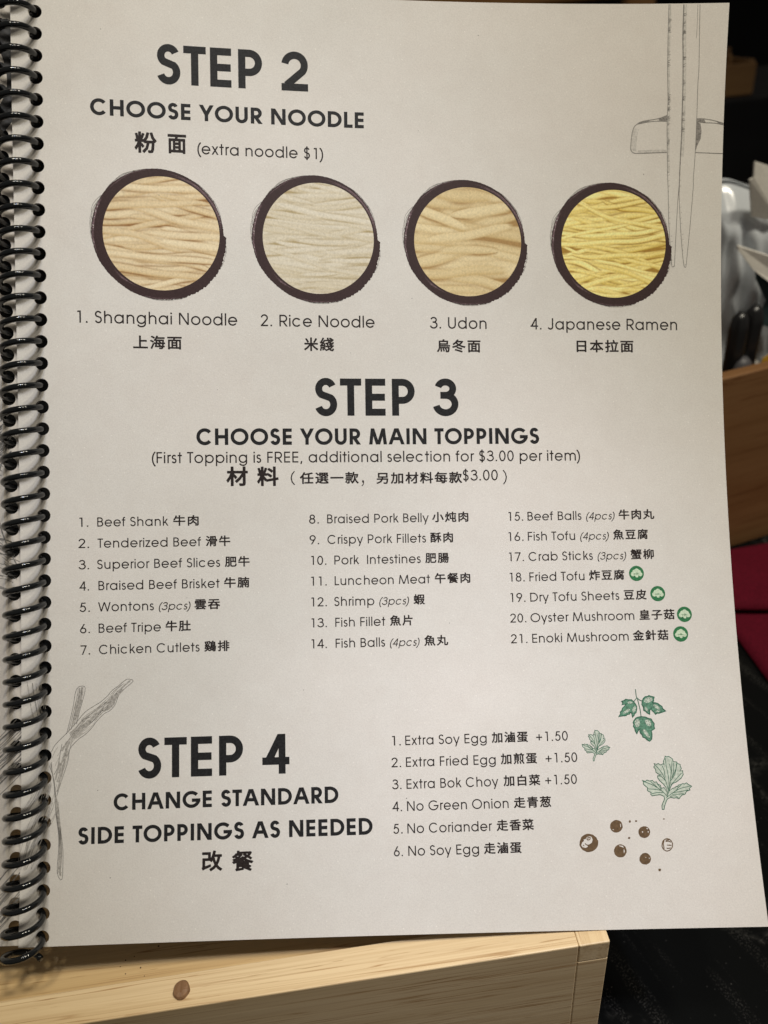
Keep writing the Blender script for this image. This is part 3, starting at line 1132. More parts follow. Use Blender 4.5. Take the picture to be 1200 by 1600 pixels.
DRAW = {'chop': [[(197.17, 0.24), (197.28, 8.61), (197.48, 18.43), (197.9, 28.41), (197.79, 35.14), (198.05, 44.33), (198.24, 50.28), (198.52, 56.2), (198.81, 66.16), (199.45, 75.18), (199.76, 79.01), (200.07, 79.62), (200.49, 79.41), (200.7, 78.2), (201.31, 66.13), (201.67, 59.15), (202.11, 53.2)],
 [(201.79, 0.29), (201.91, 8.63), (202.23, 15.15), (202.52, 23.72), (202.53, 31.74), (202.53, 38.5), (202.33, 45.32), (202.14, 51.23)],
 [(202.11, 53.2), (202.05, 56.17), (202.56, 66.12), (203.21, 74.55), (203.73, 78.99), (204.15, 79.69), (204.47, 79.18), (204.89, 75.14), (205.69, 67.1), (206.6, 55.15), (206.62, 52.17), (207.06, 43.92), (207.24, 33.74), (207.26, 31.05), (207.24, 23.72), (207.38, 18.44), (207.09, 8.67), (206.82, 0.35)],
 [(206.13, 0.34), (206.23, 5.44), (206.18, 9.95)]],
 'rest': [[(197.73, 32.78), (194.89, 33.81), (189.9, 34.69), (187.95, 35.73), (186.9, 37.27), (186.41, 40.34), (186.26, 43.07), (187.0, 44.16), (188.62, 44.42), (194.02, 44.19), (197.98, 44.05)],
 [(188.12, 35.56), (191.69, 34.85), (194.91, 34.55), (197.77, 34.57)],
 [(207.24, 33.74), (209.57, 33.8), (212.45, 34.23), (216.43, 35.24)],
 [(207.27, 34.59), (209.61, 34.92), (213.19, 35.08), (216.44, 35.68)],
 [(206.99, 43.99), (210.6, 44.11), (216.56, 44.32)]],
 'restfill': [[(197.73, 32.84), (195.07, 33.81), (195.27, 34.58), (197.77, 34.57)],
 [(192.4, 34.27), (188.83, 35.15), (188.66, 35.42), (191.69, 34.78)],
 [(207.24, 33.81), (209.57, 33.87), (210.14, 34.85), (207.26, 34.52)],
 [(213.71, 34.57), (216.36, 35.27), (216.37, 35.61), (214.09, 35.07)],
 [(207.27, 34.65), (208.47, 35.26), (208.9, 37.45), (208.68, 39.83), (207.65, 41.87), (207.12, 43.58)]],
 'twig': [[(12.77, 220.06), (14.55, 212.58), (15.58, 207.13), (17.88, 206.42), (17.78, 208.77), (16.7, 212.65), (15.58, 217.3)],
 [(8.45, 225.08), (9.72, 222.8), (12.77, 219.8), (15.32, 217.03), (17.88, 213.99), (20.45, 212.25), (22.51, 211.01), (24.57, 209.24), (25.6, 207.97), (27.67, 206.46), (30.0, 204.69), (31.81, 205.27), (29.48, 207.3), (27.66, 209.34), (26.63, 211.92), (25.08, 213.7), (23.54, 214.44), (21.48, 216.45), (19.94, 218.48), (17.89, 220.49), (16.36, 221.48), (14.32, 223.48), (13.55, 225.0), (13.31, 227.06), (12.81, 229.11), (11.8, 232.16), (10.8, 235.2), (10.06, 237.73)],
 [(11.5, 222.86), (11.0, 225.43), (10.26, 229.53), (9.25, 231.55)],
 [(8.47, 227.92), (8.74, 231.02), (9.38, 235.15), (9.85, 242.32), (10.68, 248.44), (10.74, 253.49), (10.47, 259.24), (11.87, 261.04), (12.01, 253.53), (11.44, 248.47), (10.61, 242.35), (9.8, 237.72), (9.26, 233.09), (7.96, 228.93)],
 [(3.09, 204.91), (3.59, 208.57), (4.87, 215.38)],
 [(7.99, 234.07), (6.76, 239.15), (3.77, 244.63), (1.82, 250.63), (0.41, 257.11)],
 [(8.54, 239.21), (7.31, 243.24), (5.07, 247.22), (2.37, 253.17), (0.93, 258.13)],
 [(6.21, 233.5), (4.21, 238.03), (1.72, 242.02)]],
 'twighatch': [[(11.51, 224.93), (13.03, 222.14), (11.78, 228.04)],
 [(12.28, 226.51), (13.54, 221.9)],
 [(10.78, 231.09), (11.88, 226.5)],
 [(11.54, 231.12), (12.89, 224.98)],
 [(10.28, 233.64), (11.54, 230.09)],
 [(9.77, 233.11), (10.76, 228.0)],
 [(13.79, 220.09), (17.88, 216.07), (22.51, 212.31)],
 [(14.31, 220.89), (18.91, 216.37)],
 [(14.82, 220.13), (18.4, 215.57), (19.42, 215.34)],
 [(16.35, 219.4), (19.94, 215.62), (23.54, 212.87)],
 [(17.89, 218.41), (20.96, 214.87)],
 [(21.99, 212.82), (26.63, 209.31)],
 [(23.54, 213.39), (27.15, 208.8)],
 [(24.57, 212.9), (28.18, 207.78)],
 [(25.6, 212.41), (28.7, 207.54)],
 [(20.45, 214.86), (24.57, 212.38)],
 [(15.07, 215.72), (16.34, 210.03)],
 [(15.32, 216.25), (16.86, 210.57)],
 [(15.58, 215.22), (17.11, 209.01)],
 [(14.56, 217.26), (15.93, 211.58)],
 [(9.8, 237.72), (10.91, 246.42)],
 [(10.23, 239.27), (11.22, 247.45)],
 [(10.65, 258.0), (11.31, 257.52)],
 [(10.77, 259.0), (11.69, 259.54)],
 [(11.04, 256.51), (11.4, 260.02)],
 [(10.55, 235.19), (11.54, 231.12)],
 [(10.2, 236.2), (11.2, 233.16)]],
 'leafC': [[(188.13, 246.91), (188.14, 245.76), (189.12, 243.97), (189.02, 243.21), (187.94, 242.73), (186.31, 242.84), (185.49, 242.97), (185.04, 242.51), (185.25, 242.06), (184.32, 241.58), (184.12, 241.27), (184.3, 240.67), (183.33, 239.88), (183.04, 239.42), (183.18, 238.96), (182.86, 238.5), (183.74, 238.82), (184.26, 238.44), (185.04, 238.77), (185.87, 238.57), (186.31, 239.1), (187.13, 239.06), (187.4, 239.68), (188.18, 240.0), (188.42, 240.92), (189.25, 240.7), (189.94, 242.02), (189.81, 240.65), (189.03, 239.57), (188.13, 238.78), (187.56, 237.85), (187.61, 237.3), (188.76, 237.12), (187.97, 236.88), (187.21, 236.31), (187.12, 235.39), (186.62, 234.76), (187.05, 234.31), (186.84, 233.78), (187.57, 234.01), (188.08, 233.78), (188.85, 234.26), (189.44, 233.91), (189.85, 234.07), (189.7, 233.14), (190.14, 232.54), (190.38, 231.71), (190.85, 231.94), (191.45, 231.8), (192.13, 232.28), (192.58, 232.66), (192.75, 233.37), (193.66, 233.46), (194.09, 234.02), (194.73, 234.19), (194.77, 234.81), (195.04, 235.43), (194.46, 236.12), (195.37, 236.05), (195.33, 236.51), (195.44, 237.13), (194.68, 238.18), (193.82, 238.77), (193.12, 239.21), (191.95, 239.64), (191.39, 240.39), (190.78, 241.74), (191.82, 241.01), (192.48, 240.87), (193.01, 240.43), (193.32, 240.59), (193.69, 240.08), (194.35, 240.0), (195.03, 239.72), (195.5, 239.88), (196.18, 239.53), (196.63, 239.97), (197.64, 240.54), (196.9, 241.13), (197.05, 241.59), (195.94, 241.96), (195.44, 242.77), (194.55, 242.96), (193.95, 243.49), (193.48, 244.02), (192.7, 243.7), (192.04, 243.8), (191.09, 243.57), (190.16, 243.85), (189.73, 244.29), (189.01, 245.78), (188.68, 246.92), (188.13, 246.91)],
 [(189.72, 243.69), (190.6, 241.89), (191.37, 238.86), (191.97, 235.82), (192.39, 233.06)],
 [(189.94, 242.78), (190.84, 240.07), (190.79, 237.01), (190.46, 234.55), (190.42, 232.39)],
 [(191.37, 238.86), (192.84, 237.06), (193.77, 234.02)],
 [(191.42, 240.08), (193.56, 238.0), (194.99, 236.66)],
 [(191.94, 237.96), (193.3, 235.54), (193.63, 233.71)],
 [(190.47, 241.58), (189.91, 238.83), (188.83, 236.35), (187.22, 234.31)],
 [(189.91, 238.83), (188.72, 237.57), (187.76, 237.4)],
 [(189.83, 237.91), (189.7, 235.76), (189.17, 234.36)],
 [(189.84, 243.08), (188.37, 241.53), (185.92, 239.95), (183.09, 238.81)],
 [(188.37, 241.53), (186.46, 241.18), (184.37, 240.97)],
 [(188.8, 242.09), (187.02, 242.1), (185.38, 242.37)],
 [(187.16, 240.59), (185.96, 239.49), (185.36, 238.86)],
 [(188.38, 241.38), (187.83, 240.3), (187.24, 239.67)],
 [(189.98, 243.39), (191.87, 242.22), (194.25, 241.07), (197.22, 240.53)],
 [(191.87, 242.22), (194.16, 241.98), (196.47, 241.58)],
 [(191.5, 242.67), (193.44, 242.72), (195.07, 242.6)],
 [(192.89, 241.64), (193.63, 240.75), (194.5, 240.16)],
 [(190.8, 243.26), (192.43, 243.15), (193.34, 243.77)],
 [(191.49, 233.96), (191.78, 236.12), (191.37, 238.86)],
 [(192.82, 233.68), (192.62, 235.83), (191.94, 237.96)]],
 'leafB': [[(168.34, 232.54), (168.33, 231.86), (168.86, 230.8), (168.8, 230.35), (168.17, 230.07), (167.23, 230.14), (166.77, 230.21), (166.51, 229.94), (166.62, 229.67), (166.08, 229.39), (165.96, 229.21), (166.06, 228.85), (165.49, 228.39), (165.32, 228.12), (165.39, 227.85), (165.21, 227.58), (165.72, 227.77), (166.01, 227.54), (166.46, 227.73), (166.93, 227.62), (167.19, 227.93), (167.66, 227.91), (167.82, 228.27), (168.27, 228.46), (168.42, 229.0), (168.9, 228.87), (169.31, 229.65), (169.21, 228.85), (168.76, 228.21), (168.23, 227.75), (167.89, 227.2), (167.91, 226.88), (168.57, 226.77), (168.11, 226.63), (167.67, 226.29), (167.61, 225.75), (167.32, 225.39), (167.56, 225.12), (167.43, 224.81), (167.85, 224.95), (168.14, 224.81), (168.59, 225.1), (168.92, 224.89), (169.15, 224.98), (169.06, 224.44), (169.3, 224.09), (169.43, 223.6), (169.7, 223.74), (170.04, 223.66), (170.43, 223.94), (170.7, 224.16), (170.8, 224.58), (171.32, 224.63), (171.58, 224.96), (171.95, 225.06), (171.98, 225.42), (172.14, 225.78), (171.81, 226.19), (172.34, 226.15), (172.32, 226.42), (172.39, 226.78), (171.97, 227.4), (171.48, 227.74), (171.09, 228.0), (170.43, 228.25), (170.12, 228.69), (169.78, 229.49), (170.37, 229.06), (170.75, 228.98), (171.05, 228.72), (171.23, 228.81), (171.43, 228.51), (171.81, 228.47), (172.19, 228.3), (172.46, 228.39), (172.85, 228.19), (173.11, 228.45), (173.7, 228.78), (173.29, 229.13), (173.38, 229.4), (172.75, 229.62), (172.48, 230.09), (171.97, 230.21), (171.63, 230.52), (171.36, 230.83), (170.91, 230.64), (170.54, 230.7), (169.99, 230.56), (169.46, 230.73), (169.22, 230.99), (168.83, 231.87), (168.65, 232.54), (168.34, 232.54)],
 [(169.21, 230.63), (169.69, 229.57), (170.08, 227.79), (170.39, 226.01), (170.59, 224.39)],
 [(169.32, 230.1), (169.8, 228.5), (169.73, 226.71), (169.51, 225.26), (169.46, 224.0)],
 [(170.08, 227.79), (170.9, 226.74), (171.39, 224.95)],
 [(170.13, 228.51), (171.33, 227.29), (172.13, 226.5)],
 [(170.4, 227.26), (171.15, 225.85), (171.31, 224.77)],
 [(169.61, 229.39), (169.25, 227.77), (168.6, 226.32), (167.65, 225.13)],
 [(169.25, 227.77), (168.55, 227.04), (168.0, 226.93)],
 [(169.19, 227.23), (169.09, 225.97), (168.77, 225.15)],
 [(169.27, 230.28), (168.4, 229.36), (166.97, 228.43), (165.34, 227.76)],
 [(168.4, 229.36), (167.3, 229.15), (166.1, 229.03)],
 [(168.66, 229.69), (167.63, 229.7), (166.7, 229.85)],
 [(167.69, 228.81), (166.99, 228.16), (166.64, 227.79)],
 [(168.41, 229.27), (168.08, 228.64), (167.73, 228.27)],
 [(169.35, 230.46), (170.42, 229.77), (171.76, 229.09), (173.46, 228.78)],
 [(170.42, 229.77), (171.73, 229.63), (173.04, 229.39)],
 [(170.21, 230.03), (171.33, 230.06), (172.26, 230.0)],
 [(171.0, 229.43), (171.4, 228.9), (171.89, 228.56)],
 [(169.82, 230.38), (170.75, 230.32), (171.28, 230.69)],
 [(170.09, 224.92), (170.29, 226.18), (170.08, 227.79)],
 [(170.85, 224.76), (170.76, 226.02), (170.4, 227.26)]],
 'stemA': [[(182.77, 211.81), (182.84, 213.72), (183.02, 214.42)],
 [(183.02, 214.42), (182.13, 215.35), (181.59, 215.91)],
 [(183.02, 214.42), (183.96, 215.18), (184.67, 215.42)],
 [(183.17, 214.68), (183.53, 216.59), (183.81, 218.18), (183.93, 220.01)]],
 'sprigfill': [[(181.95, 215.54), (181.33, 214.95), (180.34, 214.93), (179.52, 214.75), (179.0, 215.11), (178.26, 215.35), (178.62, 215.83), (178.32, 216.33), (179.59, 216.17), (178.87, 216.95), (178.35, 217.41), (178.14, 218.03), (177.61, 218.49), (177.68, 218.97), (177.09, 219.8), (178.36, 219.61), (179.35, 219.58), (179.77, 219.18), (180.36, 219.19), (180.67, 218.66), (181.11, 218.9), (181.29, 220.07), (181.82, 219.54), (181.96, 219.07), (182.44, 218.83), (182.71, 217.83), (182.77, 216.95), (182.43, 216.25)],
 [(184.61, 215.41), (185.07, 214.57), (185.7, 214.11), (186.42, 214.13), (186.78, 213.82), (187.52, 214.09), (188.4, 214.34), (188.15, 214.96), (188.18, 215.44), (187.75, 215.94), (188.7, 216.02), (189.44, 216.29), (189.97, 216.75), (190.6, 217.15), (190.78, 217.78), (191.59, 218.53), (190.3, 218.91), (189.62, 219.11), (188.89, 219.09), (188.44, 219.43), (187.99, 218.75), (187.44, 218.27), (187.25, 217.63), (186.71, 218.25), (186.63, 219.35), (185.83, 218.92), (185.53, 218.53), (184.89, 218.2), (184.87, 217.26), (184.46, 216.45)],
 [(183.93, 220.01), (183.1, 220.11), (182.33, 220.34), (181.72, 221.02), (181.34, 221.64), (181.56, 222.21), (181.35, 222.83), (181.76, 223.47), (181.81, 224.16), (182.25, 224.92), (182.62, 224.27), (183.34, 223.51), (183.21, 224.29), (183.4, 224.91), (183.85, 225.39), (184.06, 226.02), (184.77, 226.29), (185.22, 226.83), (186.0, 227.26), (186.64, 226.71), (186.83, 225.94), (186.89, 225.16), (186.74, 224.22), (187.81, 223.62), (187.67, 222.83), (187.82, 222.21), (187.29, 221.41), (187.01, 220.78), (186.2, 220.6), (185.24, 220.17)]],
 'sprigpale': [[(182.07, 216.08), (181.29, 215.43), (179.97, 215.39), (180.25, 216.19), (181.25, 216.06)],
 [(182.54, 216.56), (181.48, 217.49), (181.23, 218.58), (181.88, 218.76), (182.51, 217.83)],
 [(180.49, 217.46), (179.13, 218.06), (178.06, 219.13), (179.4, 218.85), (180.77, 218.1)],
 [(185.12, 215.2), (186.0, 214.43), (187.34, 214.31), (187.9, 214.8), (187.58, 215.58), (186.22, 216.02), (185.24, 215.84)],
 [(187.85, 216.38), (189.14, 216.73), (190.2, 218.02), (189.05, 217.99), (188.12, 217.08)],
 [(185.13, 217.26), (185.8, 217.12), (186.36, 218.56), (185.39, 218.22)],
 [(182.22, 220.81), (183.22, 220.68), (183.43, 222.26), (182.71, 223.18), (181.94, 222.84), (181.77, 221.59)],
 [(184.85, 221.04), (186.17, 220.91), (186.92, 221.87), (186.67, 222.96), (185.55, 222.62)],
 [(183.97, 223.84), (184.96, 223.86), (186.12, 225.76), (186.06, 226.54), (184.83, 225.42)],
 [(188.2, 218.29), (189.52, 218.32), (190.32, 218.59), (188.98, 218.87)]],
 'bean': [[(168.18, 255.79), (168.09, 256.35), (167.83, 256.88), (167.45, 257.34), (166.96, 257.71), (166.42, 258.02), (165.81, 258.16), (165.18, 258.28), (164.54, 258.21), (164.0, 257.93), (163.45, 257.67), (163.06, 257.23), (162.76, 256.75), (162.53, 256.22), (162.64, 255.65), (162.75, 255.11), (163.0, 254.6), (163.25, 254.07), (163.74, 253.68), (164.3, 253.38), (164.91, 253.19), (165.56, 253.17), (166.17, 253.3), (166.78, 253.46), (167.22, 253.85), (167.7, 254.2), (167.92, 254.72), (168.22, 255.22)],
 [(175.84, 251.35), (175.8, 251.75), (175.55, 252.09), (175.33, 252.43), (175.0, 252.68), (174.63, 252.88), (174.23, 253.0), (173.81, 253.05), (173.4, 253.01), (173.0, 252.88), (172.67, 252.65), (172.37, 252.38), (172.22, 252.02), (172.03, 251.66), (172.11, 251.26), (172.12, 250.86), (172.31, 250.5), (172.55, 250.16), (172.91, 249.92), (173.27, 249.71), (173.67, 249.53), (174.1, 249.48), (174.51, 249.6), (174.92, 249.71), (175.28, 249.92), (175.57, 250.21), (175.68, 250.59), (175.78, 250.96)],
 [(183.95, 253.16), (183.83, 253.51), (183.72, 253.87), (183.47, 254.17), (183.17, 254.43), (182.81, 254.61), (182.42, 254.71), (182.03, 254.78), (181.64, 254.7), (181.28, 254.56), (180.94, 254.39), (180.69, 254.11), (180.55, 253.78), (180.41, 253.44), (180.43, 253.07), (180.45, 252.7), (180.6, 252.34), (180.88, 252.05), (181.16, 251.76), (181.55, 251.64), (181.93, 251.49), (182.32, 251.5), (182.72, 251.51), (183.06, 251.67), (183.38, 251.87), (183.67, 252.11), (183.82, 252.44), (183.91, 252.79)],
 [(176.45, 258.2), (176.39, 258.61), (176.17, 258.98), (175.94, 259.33), (175.64, 259.64), (175.26, 259.86), (174.83, 259.9), (174.41, 259.95), (174.01, 259.88), (173.61, 259.77), (173.31, 259.51), (173.0, 259.26), (172.79, 258.91), (172.72, 258.51), (172.66, 258.11), (172.75, 257.7), (172.98, 257.34), (173.18, 256.97), (173.52, 256.72), (173.89, 256.49), (174.3, 256.38), (174.72, 256.3), (175.13, 256.39), (175.5, 256.56), (175.86, 256.75), (176.16, 257.03), (176.31, 257.41), (176.41, 257.8)],
 [(183.52, 260.53), (183.4, 260.89), (183.27, 261.25), (183.02, 261.54), (182.72, 261.79), (182.35, 261.93), (182.0, 262.11), (181.61, 262.05), (181.24, 262.03), (180.89, 261.92), (180.56, 261.74), (180.36, 261.45), (180.12, 261.17), (180.01, 260.82), (180.08, 260.45), (180.12, 260.09), (180.33, 259.78), (180.52, 259.47), (180.83, 259.25), (181.13, 258.99), (181.52, 258.92), (181.91, 258.84), (182.29, 258.91), (182.66, 259.03), (182.92, 259.28), (183.15, 259.55), (183.38, 259.83), (183.43, 260.18)]],
 'beandot': [[(178.41, 250.07), (178.35, 250.28), (178.16, 250.4), (177.97, 250.39), (177.83, 250.25), (177.76, 250.05), (177.86, 249.85), (178.01, 249.69), (178.24, 249.68), (178.36, 249.87)],
 [(180.34, 249.98), (180.28, 250.15), (180.06, 250.19), (179.85, 250.21), (179.69, 250.11), (179.65, 249.96), (179.71, 249.82), (179.89, 249.72), (180.11, 249.73), (180.3, 249.82)],
 [(177.9, 254.64), (177.77, 254.79), (177.6, 254.92), (177.36, 254.9), (177.17, 254.79), (177.12, 254.62), (177.22, 254.47), (177.4, 254.34), (177.64, 254.37), (177.82, 254.48)],
 [(188.65, 249.59), (188.6, 249.71), (188.45, 249.75), (188.29, 249.76), (188.14, 249.7), (188.1, 249.58), (188.21, 249.48), (188.33, 249.42), (188.47, 249.43), (188.61, 249.48)],
 [(186.22, 263.62), (186.07, 263.85), (185.86, 264.04), (185.59, 264.0), (185.4, 263.84), (185.4, 263.6), (185.42, 263.34), (185.69, 263.29), (185.91, 263.26), (186.1, 263.39)]],
 'beanring': [[(190.28, 256.85), (190.21, 257.23), (190.05, 257.57), (189.83, 257.88), (189.54, 258.13), (189.23, 258.34), (188.88, 258.44), (188.53, 258.52), (188.17, 258.48), (187.87, 258.29), (187.57, 258.12), (187.36, 257.83), (187.2, 257.51), (187.09, 257.16), (187.16, 256.78), (187.24, 256.42), (187.39, 256.08), (187.54, 255.72), (187.83, 255.46), (188.15, 255.26), (188.5, 255.13), (188.86, 255.11), (189.21, 255.2), (189.54, 255.3), (189.78, 255.56), (190.04, 255.79), (190.16, 256.14), (190.31, 256.47), (190.27, 256.85)],
 [(188.3, 255.87), (189.17, 255.76), (189.86, 256.1)],
 [(188.63, 256.89), (189.35, 256.91), (189.97, 257.0)],
 [(188.4, 257.74), (188.97, 257.8), (189.61, 257.68)],
 [(187.91, 255.47), (187.52, 256.52), (187.68, 257.85)],
 [(188.34, 255.53), (189.5, 255.37)]],
 'beanpale': [[(164.92, 254.11), (165.66, 253.8), (166.29, 254.09), (166.58, 254.82), (166.29, 255.61), (165.48, 256.13), (164.76, 256.24), (165.01, 256.78), (164.27, 257.08), (163.43, 256.87), (163.04, 256.33), (163.38, 255.54), (163.98, 255.15), (163.87, 254.75), (164.45, 254.63)]],
 'beanlight': [[(175.12, 250.47), (175.37, 250.88), (175.32, 251.55), (175.12, 251.55), (175.13, 251.01)],
 [(172.77, 252.05), (173.11, 252.17), (173.04, 252.33), (172.75, 252.27)],
 [(182.91, 252.01), (183.42, 252.15), (183.22, 252.36), (182.89, 252.25)],
 [(183.27, 252.82), (183.54, 253.01), (183.36, 253.36), (183.15, 253.16)],
 [(181.55, 252.78), (181.82, 252.97), (181.7, 253.32), (181.43, 253.12)],
 [(174.32, 256.61), (175.45, 256.77), (175.7, 257.31), (175.14, 257.08), (174.44, 256.88)],
 [(175.67, 257.57), (175.9, 258.24), (175.59, 258.9), (175.53, 258.23)],
 [(181.74, 260.1), (182.11, 260.05), (182.04, 260.26)],
 [(182.88, 260.12), (183.14, 260.39), (182.92, 260.6)]],
 'beanloop': [[(164.74, 254.5), (165.14, 254.92), (165.73, 254.8), (165.91, 254.27), (165.49, 254.07), (165.13, 254.33), (165.31, 254.6)],
 [(164.22, 255.83), (164.62, 256.24), (165.18, 256.3)],
 [(163.62, 256.21), (163.88, 256.54)]],
 'icon': [(185.29, 176.62), (191.7, 183.01), (199.76, 189.55), (198.14, 195.53)],
 'iconr': 2.36, 'disc': [(41.39, 72.95), (87.95, 72.79), (134.22, 72.67), (180.94, 72.59)]}


# headings
for (t, st, u0, u1, v), name, cap in zip(HEAD, ['step_heading'] * 2 + ['subheading', 'note_text'] + ['noodle_caption'] * 4 + ['step_heading'] * 2 + ['subheading', 'note_text'] + ['step_heading'] * 2 + ['subheading'] * 2 + ['note_text'],
                                          [11.6, 11.6, 4.78, 3.35, 3.55, 3.55, 3.55, 3.55, 11.4, 11.4, 4.95, 3.32, 11.5, 11.5, 4.73, 4.75, 3.3]):
    ink(name, [latin(t, st, u0, u1, v, cap)], M_INK if st in 'Bb' else M_INKT)
for t, u0, u1, a, b in CJKBOX:
    ink('chinese_text', [cjk(t, u0, u1, a, b, 0.030 if len(t) == 1 and t not in '（），' else (0.0 if t in '（），' else 0.024))], M_INKT)

# the two numbered lists: each row one run of print
rows, cur = [], []
for r in LIST:
    if r[0][0].isdigit() and r[0].endswith('.') and cur:
        rows.append(cur); cur = []
    cur.append(r)
rows.append(cur)
for row in rows:
    parts = []
    for t, st, u0, u1, v in row:
        if st == 'k': parts.append(cjk(t, u0, u1, v - 2.98, v + 0.02))
        else: parts.append(latin(t, st, u0, u1, v, 2.72 if st == 'r' and v < 215 else (2.78 if st == 'r' else 2.3)))
    ink('list_row', parts, M_INKT)


# ------------------------------------------------------------------ printed drawings
def ribbon(pts, w, closed=False):
    q = stroke_quads(pts, closed, w)
    uv, f = [], []
    for k in q:
        b = len(uv)
        uv += k
        f.append((b, b + 1, b + 2, b + 3))
    return uv, f


def smooth_line(pts, sub=4):
    if len(pts) < 3: return pts
    out = []
    for i in range(len(pts) - 1):
        p0, p1, p2, p3 = pts[max(0, i - 1)], pts[i], pts[i + 1], pts[min(len(pts) - 1, i + 2)]
        for k in range(sub):
            t = k / sub
            out.append(tuple(0.5 * (2 * p1[a] + (p2[a] - p0[a]) * t + (2 * p0[a] - 5 * p1[a] + 4 * p2[a] - p3[a]) * t * t + (3 * p1[a] - p0[a] - 3 * p2[a] + p3[a]) * t ** 3) for a in (0, 1)))
    out.append(pts[-1])
    return out


def poly(pts):
    return union([pts])


def jit(pts, a):
    return [(x + rng.uniform(-a, a), y + rng.uniform(-a, a)) for x, y in pts]


D = DRAW
# chopsticks resting on a holder, top right corner
parts = [ribbon(smooth_line(D['chop'][0]), 0.17), ribbon(smooth_line(D['chop'][1]), 0.32), ribbon(smooth_line(D['chop'][2]), 0.17), ribbon(smooth_line(D['chop'][3]), 0.10)]
parts.append(ribbon([D['chop'][1][-2], D['chop'][1][-1], D['chop'][2][0], D['chop'][2][1]], 0.24))
fine = []
for line in (D['chop'][0][:6], D['chop'][1][:6]):
    for cl in range(13):
        k0 = rng.random() * (len(line) - 1.2)
        for i in range(rng.randint(4, 9)):
            k = min(k0 + i * 0.022 + rng.uniform(0, .01), len(line) - 1.01)
            a, b = line[int(k)], line[int(k) + 1]
            f = k - int(k)
            x, y = a[0] + (b[0] - a[0]) * f + 0.08, a[1] + (b[1] - a[1]) * f
            ln = rng.uniform(0.25, 0.95)
            fine.append(ribbon([(x, y), (x + ln, y - rng.uniform(-0.1, 0.5))], 0.09))
for line in (D['chop'][0][6:10], D['chop'][2][1:4]):
    for (x, y) in line:
        for k in range(4):
            fine.append(ribbon([(x, y - k * 1.7), (x + rng.uniform(.2, .7), y - k * 1.7 - .25)], 0.09))
ink('chopstick_hatching', fine, M_SKETCH, 0.045)
shade = []
for line, w in ((D['chop'][0][:7], 0.75), (D['chop'][1][:7], 1.1)):
    sm = smooth_line(line)
    for q in range(3):
        shade.append(ribbon([(x + w * (0.25 + 0.28 * q) + rng.uniform(-.05, .05), y) for x, y in sm], 0.22))
ink('chopstick_shading', shade, M_SKSOFT, 0.025)
ink('chopstick_drawing', parts, M_SKETCH)
parts = [ribbon(smooth_line(l), 0.20) for l in D['rest']]
ink('holder_drawing', parts, M_SKETCH, 0.05)
lr = smooth_line(D['rest'][0][3:8])
ink('holder_soft_shading', [ribbon([(x + 0.35 + 0.42 * q, y + 0.1 * q) for x, y in lr[3:-3]], 0.30) for q in range(4)] + [ribbon([(x, y - 0.35 - 0.4 * q) for x, y in smooth_line(D['rest'][0][8:])], 0.28) for q in range(2)], M_SKSOFT, 0.03)
parts = [poly(l) for l in D['restfill']]
for (x, y) in [(190, 1150), (180, 1250), (178, 1290)]:
    pass
ink('holder_shading', parts, M_SKFILL, 0.04)
# twig drawing, lower left
ink('twig_drawing', [ribbon(smooth_line(l, 3), 0.16) for l in D['twig'][:5]], M_SKETCH)
ink('twig_drawing', [ribbon(smooth_line(l, 3), 0.16) for l in D['twig'][5:]], M_SKPALE)
ink('twig_hatching', [ribbon(jit(l, 0.32), 0.14) for l in D['twighatch'] for _ in range(5)], M_SKPALE, 0.045)
soft = []
def between(l1, l2, n, mat_w=0.13):
    a, b = smooth_line(l1, 6), smooth_line(l2, 6)
    m = min(len(a), len(b))
    for i in range(n):
        t = rng.uniform(0.12, 0.9)
        k0 = rng.randint(0, max(1, m - 8)); k1 = min(m, k0 + rng.randint(5, 16))
        pts_ = [(a[int(q * (len(a) - 1) / (m - 1))][0] * (1 - t) + b[int(q * (len(b) - 1) / (m - 1))][0] * t, a[int(q * (len(a) - 1) / (m - 1))][1] * (1 - t) + b[int(q * (len(b) - 1) / (m - 1))][1] * t) for q in range(k0, k1)]
        if len(pts_) > 1: soft.append(ribbon(pts_, mat_w))
tw = D['twig']
between(tw[3][:7], tw[3][:6:-1], 46)
between(tw[1][:11], tw[1][:10:-1], 60)
between(tw[0][:3], tw[0][:2:-1], 22)
for l in tw[4:]:
    for q in range(7):
        dx = rng.uniform(-1.6, 2.4)
        soft.append(ribbon([(x + dx + rng.uniform(-.15, .15), y + rng.uniform(-.3, .3)) for x, y in smooth_line(l, 2)], 0.12))
ink('twig_shading', soft, M_SKPALE, 0.03)
# herbs
ink('parsley_sprig_tint', [poly(l) for l in D['sprigfill']], M_GMID, 0.03)
ink('parsley_sprig_drawing', [ribbon(l + [l[0]], 0.30) for l in D['sprigfill']] + [ribbon(l, 0.24) for l in D['stemA']], M_GHERB, 0.055)
ink('sprig_highlight', [poly(l) for l in D['sprigpale']], M_GTINT, 0.05)
hat = []
for l in D['sprigpale']:
    cx = sum(p[0] for p in l) / len(l); cy = sum(p[1] for p in l) / len(l)
    for p in l:
        hat.append(ribbon([p, (cx + (p[0] - cx) * .35, cy + (p[1] - cy) * .35)], 0.13))
ink('sprig_vein', hat, M_GHERB, 0.06)
for key, w in (('leafB', 0.17), ('leafC', 0.21)):
    ink('coriander_leaf_tint', [poly(D[key][0])], M_GTINT, 0.03)
    ink('coriander_leaf_drawing', [ribbon(D[key][0], w)] + [ribbon(smooth_line(l, 3), w * 0.85) for l in D[key][1:]], M_GHERB, 0.045)
